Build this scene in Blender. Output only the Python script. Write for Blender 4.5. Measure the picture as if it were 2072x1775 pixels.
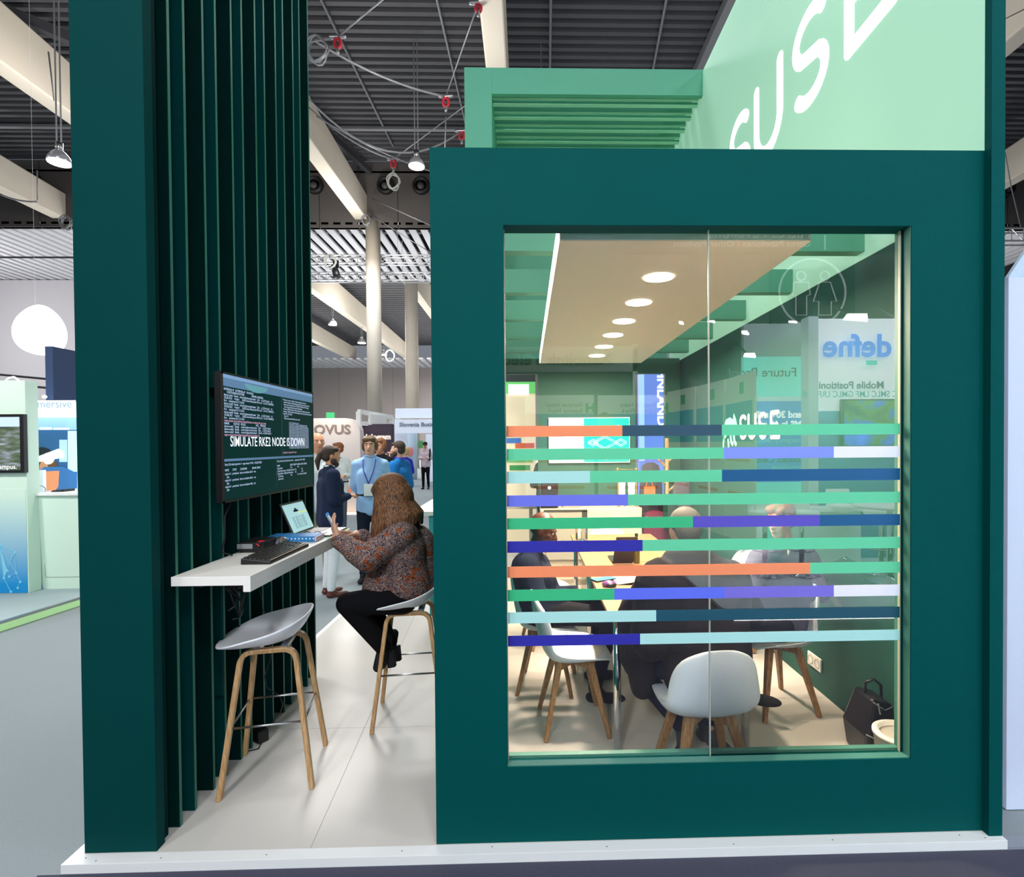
import bpy, bmesh, math, random
from mathutils import Vector, Matrix, Quaternion
random.seed(7)
for o in list(bpy.data.objects): bpy.data.objects.remove(o)
scene = bpy.context.scene
COL = scene.collection
V = Vector
# ------------------------------------------------------------------ camera (metres; booth floor is z = 0)
W, H = 2072, 1775
F, CX, CY = 1101.158, 1093.926, 914.441
R3 = Matrix(((0.99966494, -0.02478052, -0.00747921), (-0.00781991, -0.01368036, -0.99987584), (0.02467512, 0.99959931, -0.01386956)))
EYE = V((0, 0, 1.58))
cam = bpy.data.cameras.new('camera'); cam_o = bpy.data.objects.new('camera', cam); COL.objects.link(cam_o)
cam.sensor_width = 36; cam.sensor_fit = 'HORIZONTAL'; cam.lens = F * 36 / W
cam.shift_x = (W / 2 - CX) / W; cam.shift_y = (CY - H / 2) / W; cam.clip_start = .05; cam.clip_end = 400
m = Matrix((R3[0], -R3[1], -R3[2])).transposed().to_4x4(); m.translation = EYE; cam_o.matrix_world = m
scene.camera = cam_o
scene.view_settings.view_transform = 'Standard'; scene.view_settings.look = 'None'
scene.view_settings.gamma = 1; scene.view_settings.use_curve_mapping = False
scene.view_settings.exposure = 0.0
# ------------------------------------------------------------------ world: dim cool ambient fill, added through the sides left unbuilt
world = bpy.data.worlds.new('world'); scene.world = world; world.use_nodes = True
bg = world.node_tree.nodes['Background']; bg.inputs[0].default_value = (.80, .87, 1.0, 1); bg.inputs[1].default_value = .24

def lamp(kind, loc, energy, color, size=.3, aim=None, spot=None, blend=.5, size_y=None):
    l = bpy.data.lights.new('light', kind); l.energy = energy; l.color = color
    if kind == 'AREA':
        l.shape = 'RECTANGLE' if size_y else 'DISK'; l.size = size
        if size_y: l.size_y = size_y
    elif kind == 'SPOT':
        l.shadow_soft_size = size; l.spot_size = math.radians(spot or 60); l.spot_blend = blend
    else: l.shadow_soft_size = size
    o = bpy.data.objects.new('light', l); COL.objects.link(o); o.location = loc
    if aim is not None:
        d = V(aim) - V(loc); o.rotation_euler = d.to_track_quat('-Z', 'Y').to_euler()
    return o
COOL = (.82, .90, 1.0); WARM = (1.0, .80, .61); NEUT = (1.0, .96, .90)
# high-bay hall lamps over the aisles (they hang at 11.5 m; the pendants seen in the picture are built further down)
for x, y, e in ((-9, 8, 2600), (-3, 16, 3000), (6, 14, 2200), (-14, 18, 3600), (-8, 26, 3600), (3, -6, 3600), (-5, -5, 3000), (10, -2, 2600), (-20, 9, 3200), (12, 22, 2600)):
    lamp('AREA', (x, y, 11.4), e * .135, COOL, 2.2, aim=(x, y, 0)); lamp('POINT', (x, y, 11.0), e * .13, (1, .95, .88), .6)  # points added below the lamps as uplight for the roof beams
for x, y, e in ((-14, 46, 9000), (-2, 52, 9000), (-24, 60, 8000), (-10, 70, 8000)):
    lamp('AREA', (x, y, 12.0), e * .45, NEUT, 4, aim=(x, y, 0)); lamp('POINT', (x, y, 11.0), e * .13, NEUT, .6)
for x, y, z, e in ((-34, 31, 8, 1500), (-12, 33, 8, 480), (-4, 33, 8, 480), (24, 33, 9, 900), (-12, 60, 9, 1200), (-20, 31, 7, 900)): lamp('POINT', (x, y, z), e, (1, .97, .95), .8)  # fill points added to brighten the slatted ceiling and pale partition
# front fill added behind the viewer, without a fixture, to brighten booth and stool
lamp('AREA', (-1.6, -3.5, 4.4), 210, (.93, .96, 1), .7, aim=(-.6, 2.6, 1))
# ceiling downlights of the meeting room
DL_Y = (2.844, 3.35, 3.861, 4.352, 4.87, 5.36)
for y in DL_Y: lamp('AREA', (.694, y, 2.44), 43, WARM, .15, aim=(.694, y, 0))
# unseen lamps hanging free above the booth, for the shelf and the passage floor
lamp('SPOT', (-1.25, 3.5, 4.9), 35, NEUT, .04, aim=(-1.0, 2.5, 0), spot=50); lamp('SPOT', (-.55, 2.7, 5.0), 60, NEUT, .04, aim=(-1.25, 2.8, .8), spot=38)  # pair added to brighten the shelf and the stool
lamp('SPOT', (1.2, 4.6, 5.0), 25, NEUT, .05, aim=(-1.0, 2.7, 0), spot=50)
lamp('SPOT', (-.25, 5.5, 5.0), 14, WARM, .04, aim=(-.9, 3.0, 0), spot=48)
lamp('SPOT', (.9, 5.3, 5.1), 55, NEUT, .04, aim=(-1.4, 3.1, .8), spot=45)
lamp('SPOT', (0, 2.9, 4.7), 420, (1, .86, .74), .06, aim=(.0, 2.75, 0), spot=20); lamp('SPOT', (.1, 4.6, 4.6), 200, (1, .86, .74), .08, aim=(.4, 3.4, 0), spot=34); lamp('AREA', (-6.0, 3.2, 3.8), 95, NEUT, .6, aim=(-5.6, 6, .6)); lamp('SPOT', (.6, 5.3, 4.9), 200, (1, .86, .74), .08, aim=(1.3, 3.4, 0), spot=46)  # spots added for the room floor, area lamp added for the left booth
lamp('AREA', (-2.2, 6.6, 3.6), 90, NEUT, .6, aim=(-1.2, 5.0, 0))

# ------------------------------------------------------------------ helpers
def lin(c):
    if isinstance(c, str): c = tuple(int(c[i:i + 2], 16) / 255 for i in (0, 2, 4))
    return tuple((x / 12.92 if x <= .04045 else ((x + .055) / 1.055) ** 2.4) for x in c) + (1,)
MATS = {}
def mat(name, c, rough=.55, metal=0, emit=0, var=.06, scale=40, bump=.0, spec=.5, ecol=None, trans=None, coat=0):
    if name in MATS: return MATS[name]
    m = bpy.data.materials.new(name); m.use_nodes = True; nt = m.node_tree; N = nt.nodes; L = nt.links
    b = N['Principled BSDF']; col = lin(c)
    b.inputs['Roughness'].default_value = rough; b.inputs['Metallic'].default_value = metal
    b.inputs['Specular IOR Level'].default_value = spec; b.inputs['Coat Weight'].default_value = coat
    tc = N.new('ShaderNodeTexCoord'); nz = N.new('ShaderNodeTexNoise'); nz.inputs['Scale'].default_value = scale; nz.inputs['Detail'].default_value = 3
    L.new(tc.outputs['Object'], nz.inputs['Vector'])
    mx = N.new('ShaderNodeMix'); mx.data_type = 'RGBA'; mx.inputs[6].default_value = tuple(x * (1 - var) for x in col[:3]) + (1,)
    mx.inputs[7].default_value = tuple(min(1, x * (1 + var)) for x in col[:3]) + (1,)
    L.new(nz.outputs['Fac'], mx.inputs[0]); L.new(mx.outputs[2], b.inputs['Base Color'])
    if bump:
        bp = N.new('ShaderNodeBump'); bp.inputs['Strength'].default_value = bump; bp.inputs['Distance'].default_value = .004
        L.new(nz.outputs['Fac'], bp.inputs['Height']); L.new(bp.outputs[0], b.inputs['Normal'])
    if emit:
        b.inputs['Emission Color'].default_value = lin(ecol or c); b.inputs['Emission Strength'].default_value = emit
    if trans:
        b.inputs['Transmission Weight'].default_value = trans
    MATS[name] = m
    return m
def wood(name, c1, c2, sc=(14, 14, 1.2), rough=.45):
    m = bpy.data.materials.new(name); m.use_nodes = True; nt = m.node_tree; N = nt.nodes; L = nt.links; b = N['Principled BSDF']
    tc = N.new('ShaderNodeTexCoord'); mp = N.new('ShaderNodeMapping'); mp.inputs['Scale'].default_value = sc
    nz = N.new('ShaderNodeTexNoise'); nz.inputs['Scale'].default_value = 9; nz.inputs['Detail'].default_value = 5
    cr = N.new('ShaderNodeValToRGB'); cr.color_ramp.elements[0].position = .35; cr.color_ramp.elements[1].position = .68
    cr.color_ramp.elements[0].color = lin(c1); cr.color_ramp.elements[1].color = lin(c2)
    L.new(tc.outputs['Object'], mp.inputs[0]); L.new(mp.outputs[0], nz.inputs[0]); L.new(nz.outputs[0], cr.inputs[0]); L.new(cr.outputs[0], b.inputs['Base Color'])
    b.inputs['Roughness'].default_value = rough; MATS[name] = m; return m

class MB:
    def __init__(s): s.v = []; s.f = []
    def add(s, vs, fs):
        n = len(s.v); s.v += [tuple(v) for v in vs]; s.f += [tuple(n + i for i in f) for f in fs]; return s
    def box(s, a, b):
        x0, x1 = sorted((a[0], b[0])); y0, y1 = sorted((a[1], b[1])); z0, z1 = sorted((a[2], b[2]))
        return s.add([(x0, y0, z0), (x1, y0, z0), (x1, y1, z0), (x0, y1, z0), (x0, y0, z1), (x1, y0, z1), (x1, y1, z1), (x0, y1, z1)],
                     [(0, 3, 2, 1), (4, 5, 6, 7), (0, 1, 5, 4), (1, 2, 6, 5), (2, 3, 7, 6), (3, 0, 4, 7)])
    def bar(s, a, b, w, h, up=(0, 0, 1), w2=None, h2=None):     # rectangular bar from a to b
        a, b = V(a), V(b); d = (b - a).normalized(); u = V(up)
        x = d.cross(u)
        if x.length < 1e-4: x = d.cross(V((0, 1, 0)))
        x.normalize(); u = x.cross(d).normalized(); w2 = w2 or w; h2 = h2 or h
        vs = [p + x * sx * ww / 2 + u * sz * hh / 2 for p, ww, hh in ((a, w, h), (b, w2, h2)) for sx, sz in ((-1, -1), (1, -1), (1, 1), (-1, 1))]
        return s.add(vs, [(3, 2, 1, 0), (4, 5, 6, 7), (0, 1, 5, 4), (1, 2, 6, 5), (2, 3, 7, 6), (3, 0, 4, 7)])
    def tube(s, pts, r, n=8, closed=False):
        pts = [V(p) for p in pts]; m = len(pts); rs = r if isinstance(r, (list, tuple)) else [r] * m
        x = None; vs = []
        for i, p in enumerate(pts):
            d = (pts[(i + 1) % m] - pts[i - 1]) if closed else (pts[min(i + 1, m - 1)] - pts[max(i - 1, 0)])
            if d.length < 1e-9: d = V((0, 0, 1))
            d.normalize()
            if x is None: x = d.orthogonal()
            x = x - d * x.dot(d)
            if x.length < 1e-6: x = d.orthogonal()
            x.normalize(); y = d.cross(x)
            vs += [p + (x * math.cos(2 * math.pi * k / n) + y * math.sin(2 * math.pi * k / n)) * rs[i] for k in range(n)]
        fs = []
        for i in range(m if closed else m - 1):
            j = (i + 1) % m
            fs += [(i * n + k, i * n + (k + 1) % n, j * n + (k + 1) % n, j * n + k) for k in range(n)]
        if not closed: fs += [tuple(range(n))[::-1], tuple((m - 1) * n + k for k in range(n))]
        return s.add(vs, fs)
    def cyl(s, a, b, r, r2=None, n=20): return s.tube([a, b], [r, r if r2 is None else r2], n)
    def lathe(s, c, prof, n=24, axis='Z'):                        # prof: (radius, height)
        c = V(c); vs = []
        for r, z in prof:
            for k in range(n):
                a = 2 * math.pi * k / n; q = (r * math.cos(a), r * math.sin(a), z)
                if axis == 'Y': q = (q[0], q[2], q[1])
                if axis == 'X': q = (q[2], q[0], q[1])
                vs.append(c + V(q))
        m = len(prof); fs = [(i * n + k, i * n + (k + 1) % n, (i + 1) * n + (k + 1) % n, (i + 1) * n + k) for i in range(m - 1) for k in range(n)]
        return s.add(vs, fs + [tuple(range(n))[::-1], tuple((m - 1) * n + k for k in range(n))])
    def ell(s, c, r, rot=None, nu=20, nv=12):
        c = V(c); vs = []; rot = rot or Matrix.Identity(3)
        for i in range(nv + 1):
            t = math.pi * i / nv
            for k in range(nu):
                a = 2 * math.pi * k / nu
                vs.append(c + rot @ V((r[0] * math.sin(t) * math.cos(a), r[1] * math.sin(t) * math.sin(a), r[2] * math.cos(t))))
        return s.add(vs, [(i * nu + k, (i + 1) * nu + k, (i + 1) * nu + (k + 1) % nu, i * nu + (k + 1) % nu) for i in range(nv) for k in range(nu)])
    def cap(s, a, b, ra, rb=None, n=14):                          # capsule
        a, b = V(a), V(b); rb = ra if rb is None else rb; d = b - a
        d = d.normalized() if d.length > 1e-6 else V((0, 0, 1)); pts = []; rs = []
        for t in (80, 60, 40, 20): t = math.radians(t); pts.append(a - d * ra * math.sin(t)); rs.append(ra * math.cos(t))
        pts += [a, b]; rs += [ra, rb]
        for t in (20, 40, 60, 80): t = math.radians(t); pts.append(b + d * rb * math.sin(t)); rs.append(rb * math.cos(t))
        return s.tube(pts, rs, n)
    def prism(s, poly, o, ux, uy, t):                             # polygon (2-D) extruded by vector t
        o, ux, uy, t = V(o), V(ux), V(uy), V(t); n = len(poly); p = [o + ux * a + uy * b for a, b in poly]
        return s.add(p + [q + t for q in p], [tuple(range(n))[::-1], tuple(range(n, 2 * n))] + [(i, (i + 1) % n, n + (i + 1) % n, n + i) for i in range(n)])
    def quad(s, a, b, c, d): return s.add([a, b, c, d], [(0, 1, 2, 3)])
    def ribbon(s, pts, w, o, ux, uy, t):                          # flat stroke of width w with round ends
        pts = [V((p[0], p[1])) for p in pts]; L_, R_ = [], []; m = len(pts); ws = w if isinstance(w, (list, tuple)) else [w] * m
        for i, p in enumerate(pts):
            d = (pts[min(i + 1, m - 1)] - pts[max(i - 1, 0)]).normalized(); nrm = V((-d.y, d.x)) * ws[i] / 2
            L_.append(p + nrm); R_.append(p - nrm)
        def arc(p, d, w0, s0):
            a0 = math.atan2(d.y, d.x); return [p + V((math.cos(a0 + s0 * t_), math.sin(a0 + s0 * t_))) * w0 / 2 for t_ in (1.2, .8, .4, 0, -.4, -.8, -1.2)]
        d1 = (pts[-1] - pts[-2]).normalized(); d0 = (pts[0] - pts[1]).normalized()
        o, ux, uy, t = V(o), V(ux), V(uy), V(t); W3 = lambda q: o + ux * q.x + uy * q.y
        vs = []
        for a, b in zip(L_, R_): vs += [W3(a), W3(b), W3(a) + t, W3(b) + t]
        fs = []
        for i in range(m - 1):
            k, j = 4 * i, 4 * i + 4
            fs += [(k, k + 1, j + 1, j), (k + 2, j + 2, j + 3, k + 3), (k, j, j + 2, k + 2), (k + 1, k + 3, j + 3, j + 1)]
        s.add(vs, fs)
        for p, d, w0 in ((pts[0], d0, ws[0]), (pts[-1], d1, ws[-1])):
            n_ = V((-d.y, d.x)) * w0 / 2; pl = [p + n_] + arc(p, d, w0, 1) + [p - n_]
            s.prism([(q.x, q.y) for q in pl], o, ux, uy, t)
        return s
    def build(s, name, m, parent=None, smooth=False, bevel=0, sub=0, local=False, solid=0):
        me = bpy.data.meshes.new(name); vs = s.v
        if parent is not None and not local:
            off = origin_of(parent); vs = [(a - off[0], b - off[1], c - off[2]) for a, b, c in s.v]
        me.from_pydata(vs, [], s.f); me.materials.append(m); me.validate()
        bm = bmesh.new(); bm.from_mesh(me); bmesh.ops.recalc_face_normals(bm, faces=bm.faces); bm.to_mesh(me); bm.free()
        if smooth: me.polygons.foreach_set('use_smooth', [True] * len(me.polygons))
        o = bpy.data.objects.new(name, me); COL.objects.link(o)
        if parent is not None: o.parent = parent
        if solid: md = o.modifiers.new('solidify', 'SOLIDIFY'); md.thickness = solid; md.offset = 0
        if bevel:
            md = o.modifiers.new('bevel', 'BEVEL'); md.width = bevel; md.segments = 2; md.limit_method = 'ANGLE'; md.angle_limit = .7
        if sub: md = o.modifiers.new('subsurf', 'SUBSURF'); md.levels = sub; md.render_levels = sub
        return o
def origin_of(o):
    p = V(o.location)
    while o.parent: o = o.parent; p += o.location
    return p
def tag(o, label, cat, group=None, kind=None):
    o['label'] = label; o['category'] = cat
    if group: o['group'] = group
    if kind: o['kind'] = kind
    return o
def thing(name, loc, label, cat, group=None, rz=0):
    o = bpy.data.objects.new(name, None); o.empty_display_size = .05; COL.objects.link(o); o.location = loc; o.rotation_euler.z = rz
    return tag(o, label, cat, group)
def structure(o): o['kind'] = 'structure'; return o
def copy_tree(o, parent=None):
    c = o.copy(); COL.objects.link(c)
    if parent is not None: c.parent = parent
    for ch in list(o.children): copy_tree(ch, c)
    return c
def text_mb(body, size, o, ux, uy, t, align='LEFT', sx=1.0, bold=0, mb=None, line=1.0):
    cu = bpy.data.curves.new('t', 'FONT'); cu.body = body; cu.size = size; cu.align_x = align; cu.offset = bold; cu.resolution_u = 3; cu.space_line = line
    ob = bpy.data.objects.new('t', cu); me = bpy.data.meshes.new_from_object(ob)
    o, ux, uy, t = V(o), V(ux), V(uy), V(t); mb = mb or MB()
    vs = [o + ux * (v.co.x * sx) + uy * v.co.y + t for v in me.vertices]
    mb.add(vs, [tuple(p.vertices) for p in me.polygons])
    bpy.data.objects.remove(ob); bpy.data.curves.remove(cu); bpy.data.meshes.remove(me)
    return mb
RT = R3.transposed()
def ray(x, y): return RT @ V(((x - CX) / F, (y - CY) / F, 1))
def at(x, y, Y): r = ray(x, y); return r * (Y / r.y) + EYE         # point of the scene at depth Y
def atz(x, y, Z): r = ray(x, y); return r * ((Z - 1.58) / r.z) + EYE
def atx(x, y, X): r = ray(x, y); return r * (X / r.x) + EYE

# ------------------------------------------------------------------ materials
GREEN = mat('dark green paint', '004b49', .65, var=.04, scale=3, spec=.06)
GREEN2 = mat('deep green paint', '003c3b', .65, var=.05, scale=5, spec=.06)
GREEN3 = mat('blackish green', '002624', .65, var=.05, scale=5, spec=.06)
WHITE = mat('white laminate', 'eeeeec', .35, var=.02, scale=8)
FLOORW = mat('white floor vinyl', 'd2ccc4', .42, var=.03, scale=2.5, spec=.4)
BEIGE = mat('beige ceiling panel', 'fce6d2', .6, var=.02, scale=20)
BLACK = mat('black plastic', '121214', .4, var=.1)
CHROME = mat('chrome', 'd8d8dc', .12, 1, var=.02)
STEEL = mat('brushed steel', 'b8b8ba', .3, 1, var=.05)
OAK = wood('oak', 'a9804f', 'd0a878')
CARPET = mat('grey hall carpet', '8d9598', .95, var=.28, scale=260, bump=.5, spec=.1)
CARPETD = mat('dark aisle carpet', '4a4a58', .95, var=.4, scale=300, bump=.5, spec=.1)
CONCRETE = mat('pale concrete', 'bdb4a6', .8, var=.14, scale=1.3, bump=.2, spec=.2)
BEAMW = mat('white painted beam', 'e6dccd', .7, var=.04, scale=1, spec=.2)
SHEET = mat('dark sheet metal', '57575c', .55, var=.1, scale=1.5, spec=.3)
CABLE = mat('grey steel cable', '8f9296', .45, .3)
RED = mat('red shackle', 'c02a3c', .4)
# ================================================================== THE HALL
g = MB().box((-60, 2.08, -.06), (40, 110, -.035)).box((-60, -12, -.06), (-1.86, 2.08, -.035)); structure(g.build('floor', CARPET))
g = MB().box((-1.86, -12, -.06), (40, 2.08, -.034)); structure(g.build('floor', CARPETD))
def corrug(y0, y1, z, x0, x1, pitch=.4):
    mb = MB(); n = int((y1 - y0) / pitch); pr = []
    for i in range(n):
        y = y0 + i * pitch; pr += [(y, z), (y + pitch * .45, z), (y + pitch * .55, z + .16), (y + pitch * .92, z + .16)]
    vs = [(x0, y, zz) for y, zz in pr] + [(x1, y, zz) for y, zz in pr]; m_ = len(pr)
    return mb.add(vs, [(i, i + 1, m_ + i + 1, m_ + i) for i in range(m_ - 1)])
structure(corrug(-14, 29, 16.3, -60, 40).build('ceiling', SHEET))
structure(corrug(39, 82, 16.3, -60, 40, .8).build('ceiling', SHEET))
WALLD = mat('dark grey wall panels', '5d5856', .8, var=.05, scale=.5)
def panel_wall(name, x0, x1, y, z0, z1, step, m_):
    mb = MB(); x = x0
    while x < x1: mb.box((x + .02, y, z0), (min(x + step, x1) - .02, y + .25, z1)); x += step
    mb.box((x0, y + .05, z0), (x1, y + .3, z1)); return structure(mb.build(name, m_))
panel_wall('wall_far', -60, 40, 29, 13.05, 16.5, 2.05, WALLD)
WALLG = mat('mid grey wall panels', '8a8484', .8, var=.05, scale=.4)
panel_wall('wall_far', -60, 40, 82, 0, 13.2, 4, WALLG)
panel_wall('wall_far', -60, 40, 39, 13.3, 16.5, 4, WALLD)
WSLAT = mat('white ceiling slats', 'dcdce2', .6, var=.03)
mb = MB(); x = -46.0
while x < 32: mb.box((x, 29, 13.2), (x + .38, 39, 13.32)); x += .63
structure(mb.build('ceiling', WSLAT))
mb = MB(); x = -46.0
while x < 20: mb.box((x, 74, 13.2), (x + .5, 82, 13.4)); x += 1.05
structure(mb.build('ceiling', WSLAT))
structure(MB().box((-60, 29, 15.9), (40, 39, 16.0)).build('ceiling', mat('black void lining', '1c1c20', .9)))
# slat carriers that run across under the slats
mb = MB()
for y in (30.4, 33.5, 37): mb.box((-46, y, 13.34), (32, y + .25, 13.5))
structure(mb.build('trim_1', mat('grey slat carrier', '77777c', .6)))
PLASTER = mat('pale partition wall', 'cfcdd2', .8, var=.02, scale=.3)
structure(MB().box((-50, 38.5, 0), (-31.2, 38.9, 13.15)).build('wall_left', PLASTER))
# roof beams
BX = [-.88 + 7.75 * k for k in range(-5, 4)]
def beam_label(k): return {-1: 'white roof beam ending above the first round column, behind the coiled cable', 0: 'white roof beam rising steeply above the green louvred portal', -2: 'upper of the white roof beams left of the green tower',
    -3: 'lower white roof beam left of the green tower, above the slatted ceiling', 2: 'white roof beam crossing the top right corner of the picture', 3: 'white roof beam at the right edge, above the dark air nozzle'}.get(k)
for i, x in enumerate(BX):
    k = i - 5
    lab = beam_label(k)
    if lab:
        mb = MB(); mb.add([(x - .33, 4, 13.45), (x + .33, 4, 13.45), (x + .33, 29, 13.45), (x - .33, 29, 13.45), (x - .33, 4, 16.0), (x + .33, 4, 16.0), (x + .33, 29, 14.75), (x - .33, 29, 14.75)],
            [(0, 3, 2, 1), (4, 5, 6, 7), (0, 1, 5, 4), (1, 2, 6, 5), (2, 3, 7, 6), (3, 0, 4, 7)])
        tag(mb.build('roof_beam', BEAMW, bevel=.05), lab, 'beam', 'white roof beams')
for x, lab in ((-8.63, 'far-bay white roof beam starting at the second round column'), (-16.38, 'far-bay white roof beam crossing behind the first round column'), (-24.13, 'lowest far-bay white roof beam left of the first column')):
    mb = MB(); mb.add([(x - .33, 39.4, 13.45), (x + .33, 39.4, 13.45), (x + .33, 77, 13.45), (x - .33, 77, 13.45), (x - .33, 39.4, 15.6), (x + .33, 39.4, 15.6), (x + .33, 77, 15.2), (x - .33, 77, 15.2)],
        [(0, 3, 2, 1), (4, 5, 6, 7), (0, 1, 5, 4), (1, 2, 6, 5), (2, 3, 7, 6), (3, 0, 4, 7)])
    tag(mb.build('roof_beam', BEAMW), lab, 'beam', 'white roof beams')
# columns
tag(MB().cyl((-8.08, 29.2, -.035), (-8.08, 29.2, 13.5), .38, n=32).build('round_column', CONCRETE, smooth=True), 'tall round concrete column nearest the green tower, under the end of a beam', 'column')
tag(MB().cyl((-8.12, 38.9, -.035), (-8.12, 38.9, 13.6), .45, n=32).build('round_column', CONCRETE, smooth=True), 'round concrete column farther back, beside the green booth wall', 'column')
# purlins
PUR = mat('grey steel purlin', '8a8c90', .5, .3)
def rod(name, a, b, r, m_, lab, cat, group=None): return tag(MB().tube([a, b], r, 6).build(name, m_), lab, cat, group)
rod('roof_purlin', (-6.75, 14, 16.22), (-6.45, 27, 16.22), .045, PUR, 'thin steel roof rail running back above the red-shackled cable', 'purlin', 'roof rails')
rod('roof_purlin', (-2.95, 14, 16.22), (-2.65, 27, 16.22), .045, PUR, 'thin steel roof rail just left of the green louvred portal', 'purlin', 'roof rails')
rod('roof_purlin', (.75, 14, 16.22), (1.2, 27, 16.22), .045, PUR, 'thin steel roof rail right of the cream roof beam', 'purlin', 'roof rails')
rod('roof_purlin', (4.3, 14, 16.22), (5.3, 24, 16.22), .045, PUR, 'thin steel roof rail nearest the lettered tower wall', 'purlin', 'roof rails')
tag(MB().box((-30, 25.3, 16.08), (-1.0, 25.5, 16.2)).build('cross_rail', PUR), 'pale steel rail running across the roof above the hanging lamp', 'rail')
tag(MB().box((6.6, 10, 15.9), (7.1, 29, 16.25)).build('cable_tray', PUR), 'grey cable tray along the roof beside the lettered tower wall', 'cable tray')
tag(MB().bar((-10.2, 21, 15.9), (-8.1, 28.8, 15.9), .25, .3).build('roof_brace', mat('dark steel', '4a4a50', .5)), 'dark diagonal roof brace above the white beam at the green tower', 'brace')
tag(MB().bar((-22, 13, 15.8), (-15.3, 20, 15.8), .3, .35).build('roof_brace', MATS['dark steel']), 'dark diagonal roof brace in the top left corner', 'brace')
# air nozzles
NOZ = mat('black nozzle rubber', '1b1b1e', .5); NOZI = mat('grey nozzle core', '4c4a48', .5)
for x, z, lab in ((-11.0, 15.2, 'round black air nozzle half hidden by the green tower edge'), (-7.3, 15.2, 'round black air nozzle behind the hanging cable coil'), (-5.45, 15.2, 'round black air nozzle just left of the window wall corner'), (25.9, 15.15, 'round black air nozzle at the right edge of the picture'), (-25.4, 15.3, 'round black air nozzle behind the lower left roof beam')):
    t = thing('air_nozzle', (x, 28.95, z), lab, 'air vent', 'air nozzles on the dark bulkhead')
    MB().lathe((x, 28.95, z), [(.46, 0), (.46, -.12), (.36, -.3), (.25, -.1), (.25, 0)], 28, 'Y').build('ring', NOZ, t, smooth=True)
    MB().ell((x, 28.8, z - .06), (.2, .18, .2)).build('core', NOZI, t, smooth=True)
# hanging high bay lamps
GLOW = mat('lit lamp glass', 'ffffff', .3, emit=6, ecol='f4f8ff'); REFL = mat('ribbed reflector', 'b9bcc4', .25, .6)
def high_bay(x, y, z, r, lab):
    t = thing('pendant_lamp', (x, y, z), lab, 'lamp', 'high bay lamps')
    MB().lathe((x, y, z), [(r, 0), (r * 1.02, .05 * r), (r * .86, r * .55), (r * .55, r * .95), (r * .5, r * 1.0)], 24).build('reflector', REFL, t, smooth=True)
    MB().lathe((x, y, z), [(r * .96, -.12 * r), (r * .97, .02)], 24).build('lens', GLOW, t, smooth=True)
    MB().cyl((x, y, z + r), (x, y, z + r * 1.9), r * .32, n=14).build('gear_housing', STEEL, t, smooth=True)
    MB().tube([(x - .06, y, z + r * 1.8), (x - .06, y, 16.3)], .02, 5).tube([(x + .06, y, z + r * 1.8), (x + .06, y, 16.3)], .02, 5).build('suspension', CABLE, t)
for px, py, d, r, lab in ((843, 336, 20, .29, 'lit bell-shaped hall lamp hanging left of the window wall corner'), (120, 328, 15, .27, 'lit bell-shaped hall lamp hanging at the left of the green tower'),
        (673, 657, 46, .34, 'distant bell lamp nearest the green tower edge'), (732, 694, 55, .4, 'distant bell lamp at the left side of the first column'), (776, 718, 64, .4, 'distant bell lamp between the two round columns')):
    p = at(px, py, d); high_bay(p.x, p.y, p.z, r, lab)
# lighting trusses
TR = mat('aluminium truss', 'c9c9cd', .35, .5)
def truss(x0, x1, y, z, h, lab):
    mb = MB(); r = .04
    for dy in (0, h):
        for dz in (0, h): mb.tube([(x0, y + dy, z + dz), (x1, y + dy, z + dz)], r, 6)
    x = x0; k = 0
    while x < x1:
        mb.tube([(x, y, z if k % 2 else z + h), (x + h, y, z + h if k % 2 else z)], r * .5, 4); mb.tube([(x, y, z), (x, y, z + h)], r * .5, 4); x += h; k += 1
    for xx in (x0 + 1, (x0 + x1) / 2, x1 - 1): mb.tube([(xx, y + h / 2, z + h), (xx, y + h / 2, 13.19 if y > 29 else 16.3)], .015, 4)
    return tag(mb.build('lighting_truss', TR), lab, 'truss', 'lighting trusses')
truss(-15, 1, 29.9, 11.5, .42, 'upper aluminium lighting truss in front of the white slatted ceiling')
truss(-15, 1, 31, 10.9, .42, 'lower aluminium lighting truss under the white slatted ceiling')
truss(20, 40, 26, 11.3, .6, 'aluminium lighting truss at the right edge above the white booth')
p = at(60, 521, 30); rod('hanging_rail', (p.x - 8, 30, p.z), (p.x + 6, 30, p.z), .05, MATS['dark steel'], 'thin dark hanging rail under the slatted ceiling on the left', 'rail')
sp = at(680, 550, 29.3); t = thing('stage_light', sp, 'small black stage light clamped to the lighting trusses', 'stage light')
MB().cyl(sp + V((-.1, 0, .3)), sp + V((.15, -.3, -.35)), .16, .2, 14).build('housing', BLACK, t, smooth=True); MB().bar(sp + V((0, 0, .6)), sp + V((0, 0, .2)), .3, .05).build('yoke', BLACK, t)
# rigging cables
def catenary(a, b, sag, n=14):
    a, b = V(a), V(b); return [a.lerp(b, i / n) - V((0, 0, sag * 4 * (i / n) * (1 - i / n))) for i in range(n + 1)]
K1 = at(683, 75, 16.2); K2 = at(902, 195, 18.8); K3 = at(968, 6, 14.9); K4 = at(796, 322, 22.5); K5 = at(934, 265, 21)
def cable(pts, r, lab): return tag(MB().tube(pts, r * .72, 6).build('rigging_cable', CABLE, smooth=True), lab, 'cable', 'rigging cables')
cable(catenary(at(600, 90, 16.2), K1, .0), .035, 'short steel rigging cable entering at the green tower below the shackle')
cable([K1, at(785, -10, 14.2)], .035, 'steel rigging cable rising to the top edge from the left red shackle')
cable(catenary(at(620, 72, 16.2), K2, .25), .05, 'long pale rigging cable falling to the central red shackle')
cable([K2, K3], .03, 'steel rigging cable from the central shackle up to the cream beam')
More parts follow.
